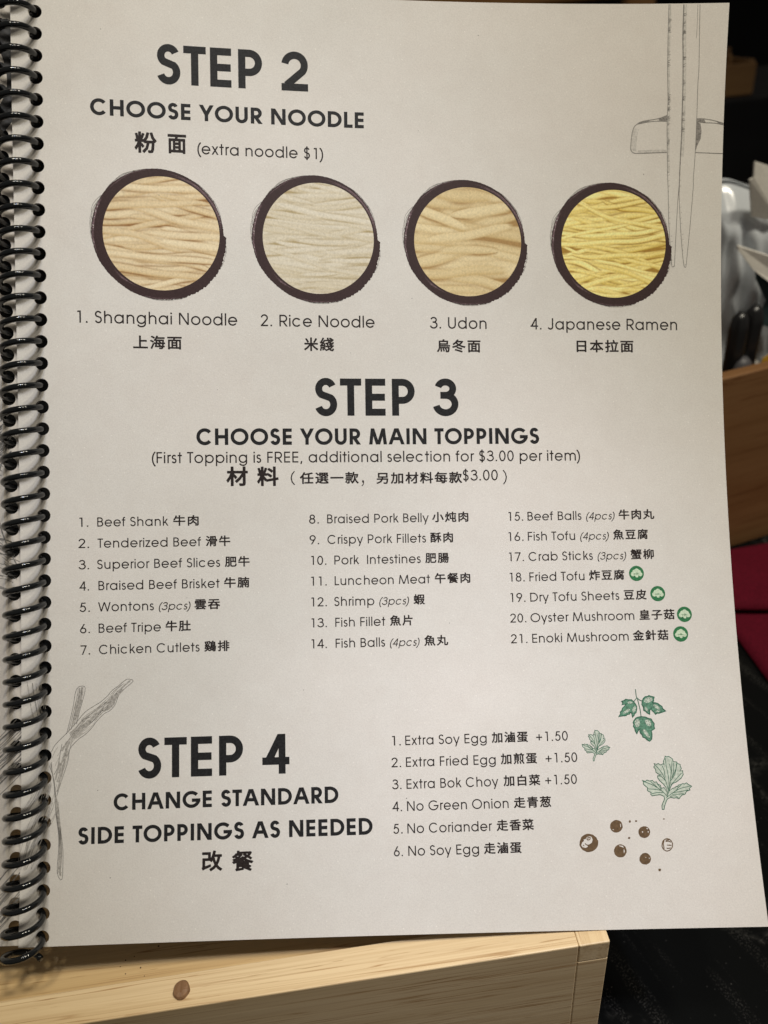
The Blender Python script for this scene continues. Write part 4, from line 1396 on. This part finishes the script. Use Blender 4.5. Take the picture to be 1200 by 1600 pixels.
# soy beans
for l in D['bean']:
    ink('bean_drawing', [poly(l)], M_BEAN)
ink('bean_dots', [poly(l) for l in D['beandot']], M_BEAN)
ink('bean_outline', [ribbon(l, 0.28) for l in D['beanring']], M_BEAN)
ink('bean_highlight', [poly(l) for l in D['beanpale'] + D['beanlight']], M_PAPER, 0.05)
ink('bean_curl', [ribbon(l, 0.26) for l in D['beanloop']], M_BEAN, 0.065)
# vegetarian icons
for (cu_, cv_) in D['icon']:
    s = D['iconr'] / 98.0
    ink('vegetarian_icon', [([(cu_ + D['iconr'] * math.cos(k * math.pi / 24), cv_ + D['iconr'] * math.sin(k * math.pi / 24)) for k in range(48)], [tuple(range(48))])], M_GREEN)
    blob = []
    for bx, by, br in ((-46, 8, 29), (-24, -18, 31), (4, -32, 31), (32, -15, 29), (50, 12, 27), (0, 6, 34)):
        blob.append([(cu_ + s * (bx + br * math.cos(k * math.pi / 9)), cv_ + s * (by + br * math.sin(k * math.pi / 9))) for k in range(18)])
    blob.append([(cu_ + s * x, cv_ + s * y) for x, y in ((-20, 20), (24, 20), (20, 48), (6, 54), (-14, 46))])
    ink('broccoli_mark', [union(blob)], M_GPALE, 0.05)
    det = []
    for a0, a1, bx, by, br in ((200, 340, -14, 22, 16), (200, 340, 20, 20, 15), (20, 150, 0, -4, 12), (190, 330, -30, 12, 10), (200, 350, 4, 2, 9)):
        det.append(ribbon([(cu_ + s * (bx + br * math.cos(math.radians(a0 + (a1 - a0) * k / 6))), cv_ + s * (by + br * math.sin(math.radians(a0 + (a1 - a0) * k / 6)))) for k in range(7)], 0.11))
    ink('broccoli_line', det, M_GREEN, 0.065)
# stray specks of ink
for i in range(22):
    u, v, r = rng.uniform(14, 205), rng.uniform(8, 272), rng.uniform(0.07, 0.19)
    ink('ink_speck', [([(u + r * math.cos(k) * rng.uniform(.7, 1.4), v + r * math.sin(k)) for k in (0, 1.2, 2.5, 3.8, 5)], [(0, 1, 2, 3, 4)])], M_SKFILL, 0.03)


# ------------------------------------------------------------------ noodle photographs (printed pictures) and their brushed rings
def color_mesh(name, uv, faces, cols, lift):
    o = on_page(name, uv, orient(uv, faces), M_PRINT, page, lift)
    ca = o.data.color_attributes.new('ink', 'FLOAT_COLOR', 'POINT')
    ca.data.foreach_set('color', np.concatenate([cols, np.ones((len(cols), 1))], 1).astype(np.float32).ravel())
    return o


PAPER_REF = np.array(lin((205, 200, 190)))
PAPER_ALB = np.array([0.70, 0.665, 0.615])


def printed(rgb):
    return np.array(lin(rgb)) / PAPER_REF * PAPER_ALB


def vnoise(rs, X, Y, fx, fy):
    """smooth value noise in 0..1"""
    n, m = int(fx * 2) + 4, int(fy * 2) + 4
    g = rs.rand(m, n)
    x, y = (X + 1.02) * fx / 1.02, (Y + 1.02) * fy / 1.02
    i, j = x.astype(int), y.astype(int)
    u, v = x - i, y - j
    u, v = u * u * (3 - 2 * u), v * v * (3 - 2 * v)
    i, j = np.clip(i, 0, n - 2), np.clip(j, 0, m - 2)
    return (g[j, i] * (1 - u) + g[j, i + 1] * u) * (1 - v) + (g[j + 1, i] * (1 - u) + g[j + 1, i + 1] * u) * v


def noodle_picture(cu_, cv_, R, seed, light, mid, dark, n, width, wav, tilt, gap, edge):
    rs = np.random.RandomState(seed)
    G = 190
    xs = np.linspace(-1, 1, G)
    X, Y = np.meshgrid(xs, xs)
    dk, lt, md = printed(dark), printed(light), printed(mid)
    col = np.ones((G, G, 1)) * dk
    bend = 0.10 * (vnoise(rs, X, Y, 0.8, 1.4) - .5)
    ys = np.linspace(-1.12, 1.12, n)
    runs = [(y, True) for y in rs.permutation(ys)] + [(y, False) for y in rs.permutation(ys)] + [(y, False) for y in rs.permutation(ys)[: n // 2]]
    for y0, full in runs:
        hw = width * rs.uniform(0.78, 1.22) * (1.45 if full else 1.0)
        y0 = y0 + rs.uniform(-.5, .5) * 2.2 / n
        x0, x1 = (-3, 3) if full else (rs.uniform(-2.0, 0.1), rs.uniform(-0.1, 2.0))
        if x1 - x0 < 0.7: x1 = x0 + 0.7 + rs.rand()
        am, fr, p1 = wav * rs.uniform(0.3, 1.0), rs.uniform(1.1, 2.4), rs.uniform(0, 6.28)
        path = y0 + tilt * rs.normal() * X + am * np.sin(fr * X + p1) + am * 0.45 * np.sin(fr * 2.6 * X + p1 * 2.3) + bend
        tap = np.clip(np.minimum(X - x0, x1 - X) / 0.35, 0, 1)
        hv = hw * (0.25 + 0.75 * tap ** 0.5) + 1e-6
        t = (Y - path) / hv
        on = (X > x0) & (X < x1)
        # soft contact shadow, only here and there along the strand
        m = np.clip(np.sin(rs.uniform(1.5, 4.5) * X + rs.uniform(0, 6.28)) * 1.2 + rs.uniform(-1.2, 0.5), 0, 1) * gap
        k = np.where(on, m * np.exp(-((np.abs(t) - 1) / 0.40) ** 2) * (np.abs(t) > 0.85) * np.where(t > 0, 1.0, 0.5), 0)[..., None]
        k = np.clip(k + np.where(on & (np.abs(t) > 0.9), edge * np.exp(-((np.abs(t) - 1) / 0.3) ** 2), 0)[..., None], 0, 1)
        col = col * (1 - k) + dk * k
        j = rs.uniform(-0.5, 1.0)
        c = md + (lt - md) * np.clip(0.62 + 0.5 * j - 0.85 * (t + 0.22) ** 2, -0.9, 1.35)[..., None]
        a_ = np.clip((1 - np.abs(t)) / 0.22, 0, 1) * on * np.clip(tap * 3, 0, 1)
        col = col * (1 - a_[..., None]) + c * a_[..., None]
    col = np.stack([0.5 * col[..., q] + 0.125 * (np.roll(col[..., q], 1, 0) + np.roll(col[..., q], -1, 0) + np.roll(col[..., q], 1, 1) + np.roll(col[..., q], -1, 1)) for q in range(3)], -1)
    col = np.clip(col * (1 + rs.normal(0, 0.03, (G, G, 1))), 0.02, 0.95)
    keep = np.full((G, G), -1)
    uv, cols = [], []
    rr = X ** 2 + Y ** 2
    for j in range(G):
        for i in range(G):
            if rr[j, i] <= 1.012:
                keep[j, i] = len(uv)
                uv.append((cu_ + R * X[j, i], cv_ + R * Y[j, i]))
                cols.append(col[j, i])
    faces = []
    for j in range(G - 1):
        for i in range(G - 1):
            q = (keep[j, i], keep[j + 1, i], keep[j + 1, i + 1], keep[j, i + 1])
            if min(q) >= 0: faces.append(q)
    return color_mesh('noodle_picture', uv, faces, np.array(cols), 0.025)


def brush_ring(cu_, cv_, R):
    rs = np.random.RandomState(11)
    NA, NR = 540, 26
    ang = np.arange(NA) * 360.0 / NA
    outT = np.interp(ang, [0, 10, 45, 75, 90, 135, 180, 205, 225, 270, 300, 315, 335, 352, 358, 360], [1.35, 1.2, 1.45, 2.0, 2.45, 3.55, 3.75, 3.45, 3.0, 3.15, 3.5, 3.45, 2.9, 2.3, 2.2, 1.35])
    rough = np.zeros(NA)
    for f in (9, 17, 31, 53, 90, 140):
        rough += rs.uniform(0.01, 0.045) * np.sin(np.radians(f * ang) + rs.uniform(0, 6.28))
    ragged = np.interp(ang, [0, 90, 180, 260, 300, 340, 355, 360], [0.8, 0.4, 0.9, 0.6, 2.2, 2.6, 1.0, 0.8])
    outT = outT * 0.84 + rough * ragged
    uv, cols = [], []
    ink_c, pale = printed((56, 41, 40)), printed((158, 132, 136))
    keepf = []
    radii = np.linspace(-0.10, 1.0, NR)
    T = np.zeros((NA, NR))
    for a in range(NA):
        for k in range(NR):
            rr = R + (radii[k] if radii[k] < 0 else radii[k] * outT[a])
            th = math.radians(ang[a])
            uv.append((cu_ + rr * math.cos(th), cv_ - rr * math.sin(th)))
    # dry-brush streaks: bristle tracks along the ring
    track = np.zeros((NA, NR))
    def streak(k, a0, a1, s=1.0):
        for a in range(NA):
            if a0 <= ang[a] <= a1:
                e = min(1, (ang[a] - a0) / 8, (a1 - ang[a]) / 8)
                track[a, k] = max(track[a, k], s * e * (0.65 + 0.35 * math.sin(ang[a] * rs.uniform(2.9, 3.1))))
    for k, a0, a1, s in ((9, 22, 78, .9), (12, 12, 74, 1), (13, 10, 60, .7), (16, 8, 66, .9), (17, 6, 40, 1), (20, 14, 52, .8), (22, 5, 30, .8), (10, 2, 30, .9), (14, 30, 84, .6), (7, 40, 60, .7),
                        (20, 158, 186, .8), (21, 150, 176, 1), (22, 165, 200, .8), (23, 148, 170, .9), (23, 182, 196, .9), (8, 218, 240, .8), (10, 222, 236, .8), (7, 226, 246, .6), (21, 118, 140, .5), (23, 100, 128, .6), (22, 250, 285, .5)):
        streak(k, a0, a1, s)
    cols = []
    for a in range(NA):
        for k in range(NR):
            t = track[a, k]
            g = 1 + 0.10 * rs.normal()
            cols.append((ink_c * (1 - t) + pale * t) * g)
    faces = []
    for a in range(NA):
        b = (a + 1) % NA
        for k in range(NR - 1):
            if k > 14 and track[a, k] > 0.75 and rs.rand() < 0.55: continue
            faces.append((a * NR + k, b * NR + k, b * NR + k + 1, a * NR + k + 1))
    o = color_mesh('brush_ring', uv, faces, np.array(cols), 0.05)
    # fine hairs thrown off the outside of the stroke
    parts = []
    for a0, a1, off in ((100, 142, 0.25), (112, 134, 0.5), (150, 190, 0.28), (152, 182, 0.6), (148, 170, 0.9), (255, 292, 0.2), (14, 44, 0.3), (330, 352, 0.35), (28, 60, 0.2)):
        th = np.linspace(a0, a1, 26)
        rr = R + np.interp(th, ang, outT) + off * np.sin((th - a0) / (a1 - a0) * math.pi)
        parts.append(ribbon([(cu_ + r * math.cos(math.radians(t)), cv_ - r * math.sin(math.radians(t))) for r, t in zip(rr, th)], 0.10))
    ink('brush_hairs', parts, M_SKFILL, 0.055)
    return o


R0 = 16.98
KINDS = [
    (3, (220, 204, 168), (202, 179, 136), (142, 104, 62), 23, 0.064, 0.065, 0.10, 0.85, 0.20),
    (5, (209, 201, 180), (198, 187, 160), (164, 146, 106), 28, 0.054, 0.060, 0.13, 0.7, 0.16),
    (17, (216, 199, 156), (200, 178, 130), (160, 128, 80), 15, 0.098, 0.070, 0.13, 0.8, 0.20),
    (12, (243, 228, 152), (222, 200, 112), (160, 124, 54), 33, 0.043, 0.075, 0.17, 1.0, 0.30)]
for (cu_, cv_), kd in zip([(41.39, 72.75), (87.95, 72.72), (134.25, 72.67), (180.9, 72.62)], KINDS):
    noodle_picture(cu_, cv_, R0, *kd)
    brush_ring(cu_, cv_, R0)

# hatched drawing on the facing page
def on_facing(name, parts, mat, lift=0.06):
    uv, f = join(parts)
    a = np.array(uv)
    a[:, 0] += face_shift(a[:, 1])
    P = sheet(a, face_lift(a) + lift) - _zero
    return mesh(name, P.tolist(), orient(uv, f), mat, facing)


parts = []
for base, ln, n, dirv in (((-3.5, 132), 14, 46, (-0.75, 0.55)), ((-2.5, 171), 9, 26, (-0.9, -0.25)), ((0.5, 222), 26, 30, (-0.72, 0.68)), ((0.0, 262), 22, 24, (-0.66, 0.72))):
    for i in range(n):
        x = base[0] + rng.uniform(-3, 2.0)
        y = base[1] + rng.uniform(-7, 7)
        l = ln * rng.uniform(0.3, 0.9)
        parts.append(ribbon(smooth_line([(x, y), (x + dirv[0] * l * .5, y + dirv[1] * l * .5 + rng.uniform(-.6, .6)), (x + dirv[0] * l, y + dirv[1] * l)], 3), rng.uniform(0.12, 0.26)))
for y0, y1 in ((133, 176),):
    parts.append(ribbon(smooth_line([(-2.0, y0), (-5.5, y0 + 10), (-6.5, y0 + 20), (-4.5, y0 + 30), (0.5, y0 + 41), (3, y1)]), 0.4))
    for k in range(34):
        t = k / 34
        yy = y0 + (y1 - y0) * t
        xx = -6.2 + 9 * (2 * t - 1) ** 2 * .6
        parts.append(ribbon([(xx, yy), (xx - 1.9, yy - 1.6)], 0.14))
on_facing('hatched_drawing', parts, M_SKETCH)
# a dark printed picture at the top of the facing page
M_DARKPRINT = plain('dark_print_ink', (0.045, 0.045, 0.048), 0.5, 0.2, 0.75, 420.0)
top = [(LH + 6.5, 14.0), (LH + 6.5, 38.0), (LH + 3.2, 41.5), (LH + 1.0, 44.5), (LH - 2.5, 46.0), (LH - 9, 52), (LH - 60, 62), (LH - 60, 12), (LH - 6, 11.0), (LH - 2, 13.0), (LH + 2, 12.2)]
on_facing('dark_picture', [poly(top)], M_DARKPRINT, 0.03)

# ------------------------------------------------------------------ bamboo box under the menu
BX = (53.0, 115.3, -229.0)                       # front right top corner, lens-centred mm
BYAW = math.radians(3.2)
BH = TABLE_DROP + BX[2]
box = tag(empty('bamboo_box', W3((BX[0], BX[1], -TABLE_DROP)), BYAW), 'light bamboo box with a dowel plug in its rim, carrying the spiral bound menu', 'box')
LEN, TH, DEP = 250.0, 9.6, 92.0
def two_box(name, b1, b2, bev, mat, parent):
    bm = bmesh.new()
    for b in (b1, b2):
        q = bmesh.new()
        box_bm(q, *[k * MM for k in b])
        bmesh.ops.bevel(q, geom=q.edges[:], offset=bev * MM, segments=2, affect='EDGES', profile=0.5)
        me = bpy.data.meshes.new('tmp')
        q.to_mesh(me); q.free()
        bm.from_mesh(me)
        bpy.data.meshes.remove(me)
    bmesh.ops.recalc_face_normals(bm, faces=bm.faces[:])
    me = bpy.data.meshes.new(name)
    bm.to_mesh(me); bm.free()
    return link(name, me, mat, parent)


# finger joint at the corner: the side wall's top finger runs out to the front face
two_box('front_wall', (-LEN, -9.2, 0, TH, 0, BH), (-9.25, 0, 0, TH, 0, BH - 9.0), 0.4, M_BAM_X, box)
fw = box.children[0]
two_box('side_wall', (-9.15, 0, 0, DEP, BH - 8.95, BH - 0.03), (-9.15, 0, TH + 0.05, DEP, 0, BH - 9.0), 0.4, M_BAM_Y, box)
bevel_box('side_wall', -LEN - 9.2, -LEN - 0.1, 0, DEP, 0, BH - 0.05, 0.9, M_BAM_Y, box)
bevel_box('back_wall', -LEN, -9.2, DEP - TH, DEP, 0, BH, 0.9, M_BAM_X, box)
bevel_box('top_panel', -LEN + 0.1, -9.3, TH + 0.1, DEP - TH - 0.1, BH - 10.0, BH - 3.2, 0.4, M_BAM_P, box)
pan = [o for o in box.children if o.name.startswith('top_panel')][0]
rp = random.Random(21)
for i in range(7):
    bmh = bmesh.new()
    r = rp.uniform(0.14, 0.26) * MM
    bmesh.ops.create_circle(bmh, cap_ends=True, segments=10, radius=r)
    meh = bpy.data.meshes.new('pinhole')
    bmh.to_mesh(meh); bmh.free()
    ph = link('pinhole', meh, M_PIN, pan)
    ph.location = ((-139.0 + rp.uniform(-6, 7) + i * 0.4) * MM, (12.0 + i * 1.35 + rp.uniform(-.4, .4)) * MM, (BH - 3.2 + 0.03) * MM)
# dowel plug: end of a round pin set in the rim
bm = bmesh.new()
n = 28
rr = random.Random(3)
ringv = []
for (r, z) in ((2.35, -3.0), (2.35, 0.6), (2.0, 1.1), (1.0, 1.25)):
    ringv.append([bm.verts.new((r * MM * math.cos(2 * math.pi * k / n) * (1 + 0.05 * math.cos(5 * 2 * math.pi * k / n + 1) + rr.uniform(-.02, .02)), r * 1.12 * MM * math.sin(2 * math.pi * k / n), (z + rr.uniform(-.05, .05)) * MM)) for k in range(n)])
for a, b in zip(ringv, ringv[1:]):
    for k in range(n):
        bm.faces.new((a[k], a[(k + 1) % n], b[(k + 1) % n], b[k]))
bm.faces.new(ringv[-1])
me = bpy.data.meshes.new('dowel_plug')
bm.to_mesh(me); bm.free()
dw = link('dowel_plug', me, M_DOWEL, fw)
dw.location = (-123.5 * MM, 4.7 * MM, BH * MM)

# ------------------------------------------------------------------ wooden caddy with its contents, right
CYAW = math.radians(17.0)
cad = tag(empty('wooden_caddy', W3((150, 363, -TABLE_DROP)), CYAW), 'dark wooden caddy behind the menu, holding cutlery and paper sleeves', 'caddy')
CH, CL, CD, CT = 120.5, 260.0, 130.0, 8.0
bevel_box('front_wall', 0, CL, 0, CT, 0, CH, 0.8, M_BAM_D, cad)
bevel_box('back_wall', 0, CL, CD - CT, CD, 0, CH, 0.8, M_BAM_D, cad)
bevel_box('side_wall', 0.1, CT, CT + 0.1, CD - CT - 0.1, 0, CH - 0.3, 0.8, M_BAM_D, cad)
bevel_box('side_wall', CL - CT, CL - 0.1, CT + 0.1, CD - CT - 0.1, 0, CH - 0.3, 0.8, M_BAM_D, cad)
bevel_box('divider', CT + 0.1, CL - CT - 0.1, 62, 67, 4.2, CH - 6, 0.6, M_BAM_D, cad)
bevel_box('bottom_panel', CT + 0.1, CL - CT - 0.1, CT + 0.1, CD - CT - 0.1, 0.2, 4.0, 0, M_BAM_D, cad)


def pix(x, y, depth_y):
    """point seen at photo position (x, y) at a given distance, lens-centred mm"""
    r = (x - 600) / 1202.0 * RIGHT - (y - 800) / 1202.0 * UP + FWD
    return r * (depth_y / r[1])


def rod(name, a, b, r0, r1, mat, label, cat, group=None):
    A, B = W3(a), W3(b)
    o = empty(name, A)
    d = B - A
    pts = [Vector((0, 0, 0)) + d * t for t in (0, 0.02, 0.5, 0.93, 0.975, 1.0)]
    rad = [r0 * .8, r0, (r0 + r1) / 2, r1, r1 * .82, r1 * .35]
    tube('handle', pts, [k * MM for k in rad], mat, o, 16)
    return tag(o, label, cat, group), o


G_C = 'black cutlery handles standing in the dark wooden caddy'
rod('cutlery_handle', (203.5, 400, -292), (205.3, 402, -153.5), 4.6, 5.2, M_BLACK, 'black rounded cutlery handle standing in the caddy, the one nearer the menu page', 'cutlery', G_C)
rod('cutlery_handle', (215.0, 408, -292), (215.8, 408, -152.5), 4.6, 5.4, M_BLACK, 'black rounded cutlery handle standing in the caddy, the one nearer the paper sleeves', 'cutlery', G_C)
rod('grey_marker', (196.0, 389, -292), (209.5, 399, -178.5), 5.4, 6.0, M_GREYPL, 'dark grey blunt stick in front of the black cutlery handles in the caddy', 'stick')
rod('black_straw', (211, 391, -240), (231.5, 402, -166), 1.7, 1.7, M_BLACK, 'thin black straw slanting out of the wooden caddy', 'straw')
M_YEL = plain('yellow_card', (0.50, 0.28, 0.03), 0.5, 0.4, 0.2, 200)
M_CARD = plain('white_paper', (0.80, 0.77, 0.70), 0.6, 0.3, 0.08, 500)
M_TEAL = plain('dark_teal_print', (0.03, 0.055, 0.06), 0.4, 0.4, 0.2, 300)


def slab(name, pts, t, mat, label=None, cat=None, group=None, parent=None):
    """an outline (lens-centred mm, roughly facing the reader) given a real thickness"""
    P = [W3(p) for p in pts]
    o = P[0].copy() if parent is None else parent.location.copy()
    n = (P[1] - P[0]).cross(P[2] - P[0]).normalized()
    if n.y > 0: n = -n
    k = len(P)
    v = [p - o for p in P] + [p - o - n * t * MM for p in P]
    f = [tuple(range(k)), tuple(range(2 * k - 1, k - 1, -1))] + [(i, i + k, (i + 1) % k + k, (i + 1) % k) for i in range(k)]
    x = mesh(name, v, f, mat, parent)
    if parent is None: x.location = o
    bm = bmesh.new(); bm.from_mesh(x.data)
    bmesh.ops.recalc_face_normals(bm, faces=bm.faces[:])
    bm.to_mesh(x.data); bm.free()
    if label: tag(x, label, cat, group)
    return x


slab('yellow_card', [(224, 409, -200), (242, 409, -203), (244, 410, -176), (227, 410, -186)], 1.0, M_YEL, 'yellow card corner inside the wooden caddy beside the black straw', 'card')
slab('paper_wad', [(216.5, 405, -197), (222.5, 405, -198), (224, 406, -187), (219.5, 406, -183.5), (215.5, 405.5, -189)], 3.5, M_CARD, 'small white paper tip at the foot of the black straw in the caddy', 'paper')
# paper sleeves standing up out of the caddy
slab('paper_sleeve', [(214.8, 428, -110), (231, 428, -114), (226, 428, -87), (209.3, 424, -81), (210.3, 424, -89), (208.3, 424, -90)], 1.6, M_CARD, 'cream paper sleeve standing highest, in front of the clear plastic bag', 'sleeve', 'paper sleeves in the caddy')
slab('paper_sleeve', [(238, 416, -150), (246, 416, -152), (240, 414, -135.5), (203.2, 414, -121.2), (203.4, 414, -123.2), (213.7, 414, -134.8), (226, 414, -144)], 2.0, M_CARD, 'lower white paper sleeve with a pointed tip slanting towards the menu page', 'sleeve', 'paper sleeves in the caddy')
slab('dark_wrapper', [(224, 419, -168), (243, 419, -175), (240, 419, -150), (229, 419, -143), (217, 419, -134), (219, 419, -142), (227, 419, -155)], 1.2, M_TEAL, 'dark teal wrapper behind the white paper tip in the caddy', 'wrapper')
# crumpled clear bag
t = NT('clear_film')
t.b.inputs['Base Color'].default_value = (0.70, 0.74, 0.78, 1)
t.b.inputs['Roughness'].default_value = 0.22
t.b.inputs['Specular IOR Level'].default_value = 0.9
t.b.inputs['Transmission Weight'].default_value = 0.25
M_FILM = t.m
rs = np.random.RandomState(5)
NX, NZ = 46, 60
vv, ff = [], []
creases = [(rs.uniform(-1, 1), rs.uniform(-1, 1), rs.uniform(0, 6.28), rs.uniform(3, 11), rs.uniform(0.8, 4.0)) for _ in range(26)]
def film_pt(i, j, back):
    s, q = i / (NX - 1), j / (NZ - 1)
    x = 192 + 66 * s + 10 * q * 0.4
    z = -96 - 195 * q + 3 * math.sin(s * 9) * (1 - q)
    d = 0
    for cx, cz, ph, fr, am in creases:
        w = (s - .5 - cx * .4) * math.cos(ph) + (q - .5 - cz * .4) * math.sin(ph)
        d += am * abs(math.sin(fr * w * 2.2 + ph)) ** 1.5
    edge = min(1, 6 * s, 6 * (1 - s), 8 * q, 8 * (1 - q))
    th = 9 * edge ** 0.5
    y = 445 + (th if back else -th - 0.35 * d * edge + 4)
    return (x, y, z)
for back in (0, 1):
    b = len(vv)
    for j in range(NZ):
        for i in range(NX):
            vv.append(W3(film_pt(i, j, back)) - W3((225, 445, -291)))
    for j in range(NZ - 1):
        for i in range(NX - 1):
            q = (b + j * NX + i, b + j * NX + i + 1, b + (j + 1) * NX + i + 1, b + (j + 1) * NX + i)
            ff.append(q if not back else q[::-1])
bag = mesh('plastic_bag', vv, ff, M_FILM, None, True)
bag.location = W3((225, 445, -291))
bm = bmesh.new(); bm.from_mesh(bag.data)
bmesh.ops.remove_doubles(bm, verts=bm.verts[:], dist=1e-6)
bmesh.ops.recalc_face_normals(bm, faces=bm.faces[:])
bm.to_mesh(bag.data); bm.free()
tag(bag, 'crumpled clear plastic bag standing at the back of the wooden caddy', 'plastic bag')

# folded burgundy cloth on the table in front of the caddy
t = NT('burgundy_cloth')
wv = t.n('ShaderNodeTexNoise', Scale=900.0, Detail=3.0)
t.l(t.coords(), wv.inputs['Vector'])
t.l(t.ramp(wv.outputs['Fac'], [(0.3, (0.070, 0.003, 0.010)), (0.7, (0.12, 0.005, 0.017))]), t.b.inputs['Base Color'])
t.b.inputs['Roughness'].default_value = 0.85
t.b.inputs['Specular IOR Level'].default_value = 0.1
t.bump(wv.outputs['Fac'], 0.3, 0.0005)
M_RED = t.m
nap = tag(empty('folded_napkin', W3((186, 255, -TABLE_DROP)), math.radians(2)), 'folded burgundy cloth napkin lying on the black table in front of the caddy', 'napkin')


def cloth(name, corners, z, th, seed):
    r = np.random.RandomState(seed)
    N = 26
    c = [np.array(k, float) for k in corners]
    ph = r.uniform(0, 6, 6)
    V_, F_ = [], []
    for top in (1, 0):
        b = len(V_)
        for j in range(N):
            for i in range(N):
                s, q = i / (N - 1), j / (N - 1)
                p = (c[0] * (1 - s) + c[1] * s) * (1 - q) + (c[3] * (1 - s) + c[2] * s) * q
                e = min(1, 10 * min(s, 1 - s, q, 1 - q)) ** 0.5
                w = 2.0 * math.sin(6 * s + ph[0] + 3 * q) + 0.9 * math.sin(7 * q + ph[1]) + 0.5 * math.sin(13 * s + 9 * q + ph[2])
                h = z + (th * (0.35 + 0.65 * e) + w * e if top else 0)
                V_.append((p[0] * MM, p[1] * MM, max(h, z) * MM))
        for j in range(N - 1):
            for i in range(N - 1):
                q4 = (b + j * N + i, b + j * N + i + 1, b + (j + 1) * N + i + 1, b + (j + 1) * N + i)
                F_.append(q4 if top else q4[::-1])
    rim = [i for i in range(N)] + [j * N + N - 1 for j in range(1, N)] + [(N - 1) * N + i for i in range(N - 2, -1, -1)] + [j * N for j in range(N - 2, 0, -1)]
    for a, d in zip(rim, rim[1:] + rim[:1]):
        F_.append((d, a, a + N * N, d + N * N))
    return mesh(name, V_, F_, M_RED, nap, True)


cloth('lower_fold', [(0, 0), (110, -4), (112, 125), (-2, 116)], 0.3, 4.0, 2)
cloth('upper_fold', [(-1, 66), (110, 44), (111, 124), (-1, 115)], 4.8, 4.0, 4)

# beyond the table: dark counter with a wooden tray, and a chair back
M_CNT = plain('dark_counter', (0.008, 0.008, 0.009), 0.6, 0.2, 0.3, 20)
cnt = bevel_box('counter', -300, 700, 0, 350, -750, 182, 4, M_CNT, None)
cnt.location = W3((420, 985, -TABLE_DROP))
tag(cnt, 'dark waist high counter behind the table carrying the small wooden tray', 'counter')
tray = tag(empty('wooden_tray', W3((400, 1000, -117.8)), math.radians(4)), 'small brown wooden tray on the dark counter, top right behind the menu', 'tray')
M_TRAY = bamboo_mat('tray_wood', 'X', (0.30, 0.17, 0.065), (0.18, 0.09, 0.03), 40.0, 1.0, 8.0)
bevel_box('front_wall', -60, 80, 0, 6, 0, 33, 1, M_TRAY, tray)
bevel_box('back_wall', -60, 80, 64, 70, 0, 46, 1, M_TRAY, tray)
bevel_box('side_wall', 74, 80, 6.1, 63.9, 0, 36, 1, M_TRAY, tray)
bevel_box('side_wall', -60, -54, 6.1, 63.9, 0, 36, 1, M_TRAY, tray)
bevel_box('bottom_panel', -53.9, 73.9, 6.1, 63.9, 0.2, 4, 0, M_TRAY, tray)
bevel_box('divider', 48, 52, 6.2, 63.8, 4.1, 43, 1, M_TRAY, tray)

chair = tag(empty('wooden_chair', Vector((0.15, 1.02, -0.75)), math.radians(-4)), 'brown wooden chair behind the table, only its back rail showing above the menu', 'chair')
M_CHAIR = bamboo_mat('chair_wood', 'X', (0.42, 0.22, 0.08), (0.22, 0.10, 0.03), 30.0, 1.0, 4.0)
for x in (-205, 172):
    bevel_box('back_post', x, x + 33, 0, 26, 0, 1105, 5, M_CHAIR, chair)
    bevel_box('front_leg', x, x + 33, 395, 425, 0, 430, 5, M_CHAIR, chair)
bevel_box('back_rail', -171.9, 171.9, 4, 22, 1040, 1105, 5, M_CHAIR, chair)
bevel_box('back_rail', -171.9, 171.9, 4, 22, 760, 800, 5, M_CHAIR, chair)
bevel_box('seat', -205, 205, 27, 425, 430.2, 462, 6, M_CHAIR, chair)
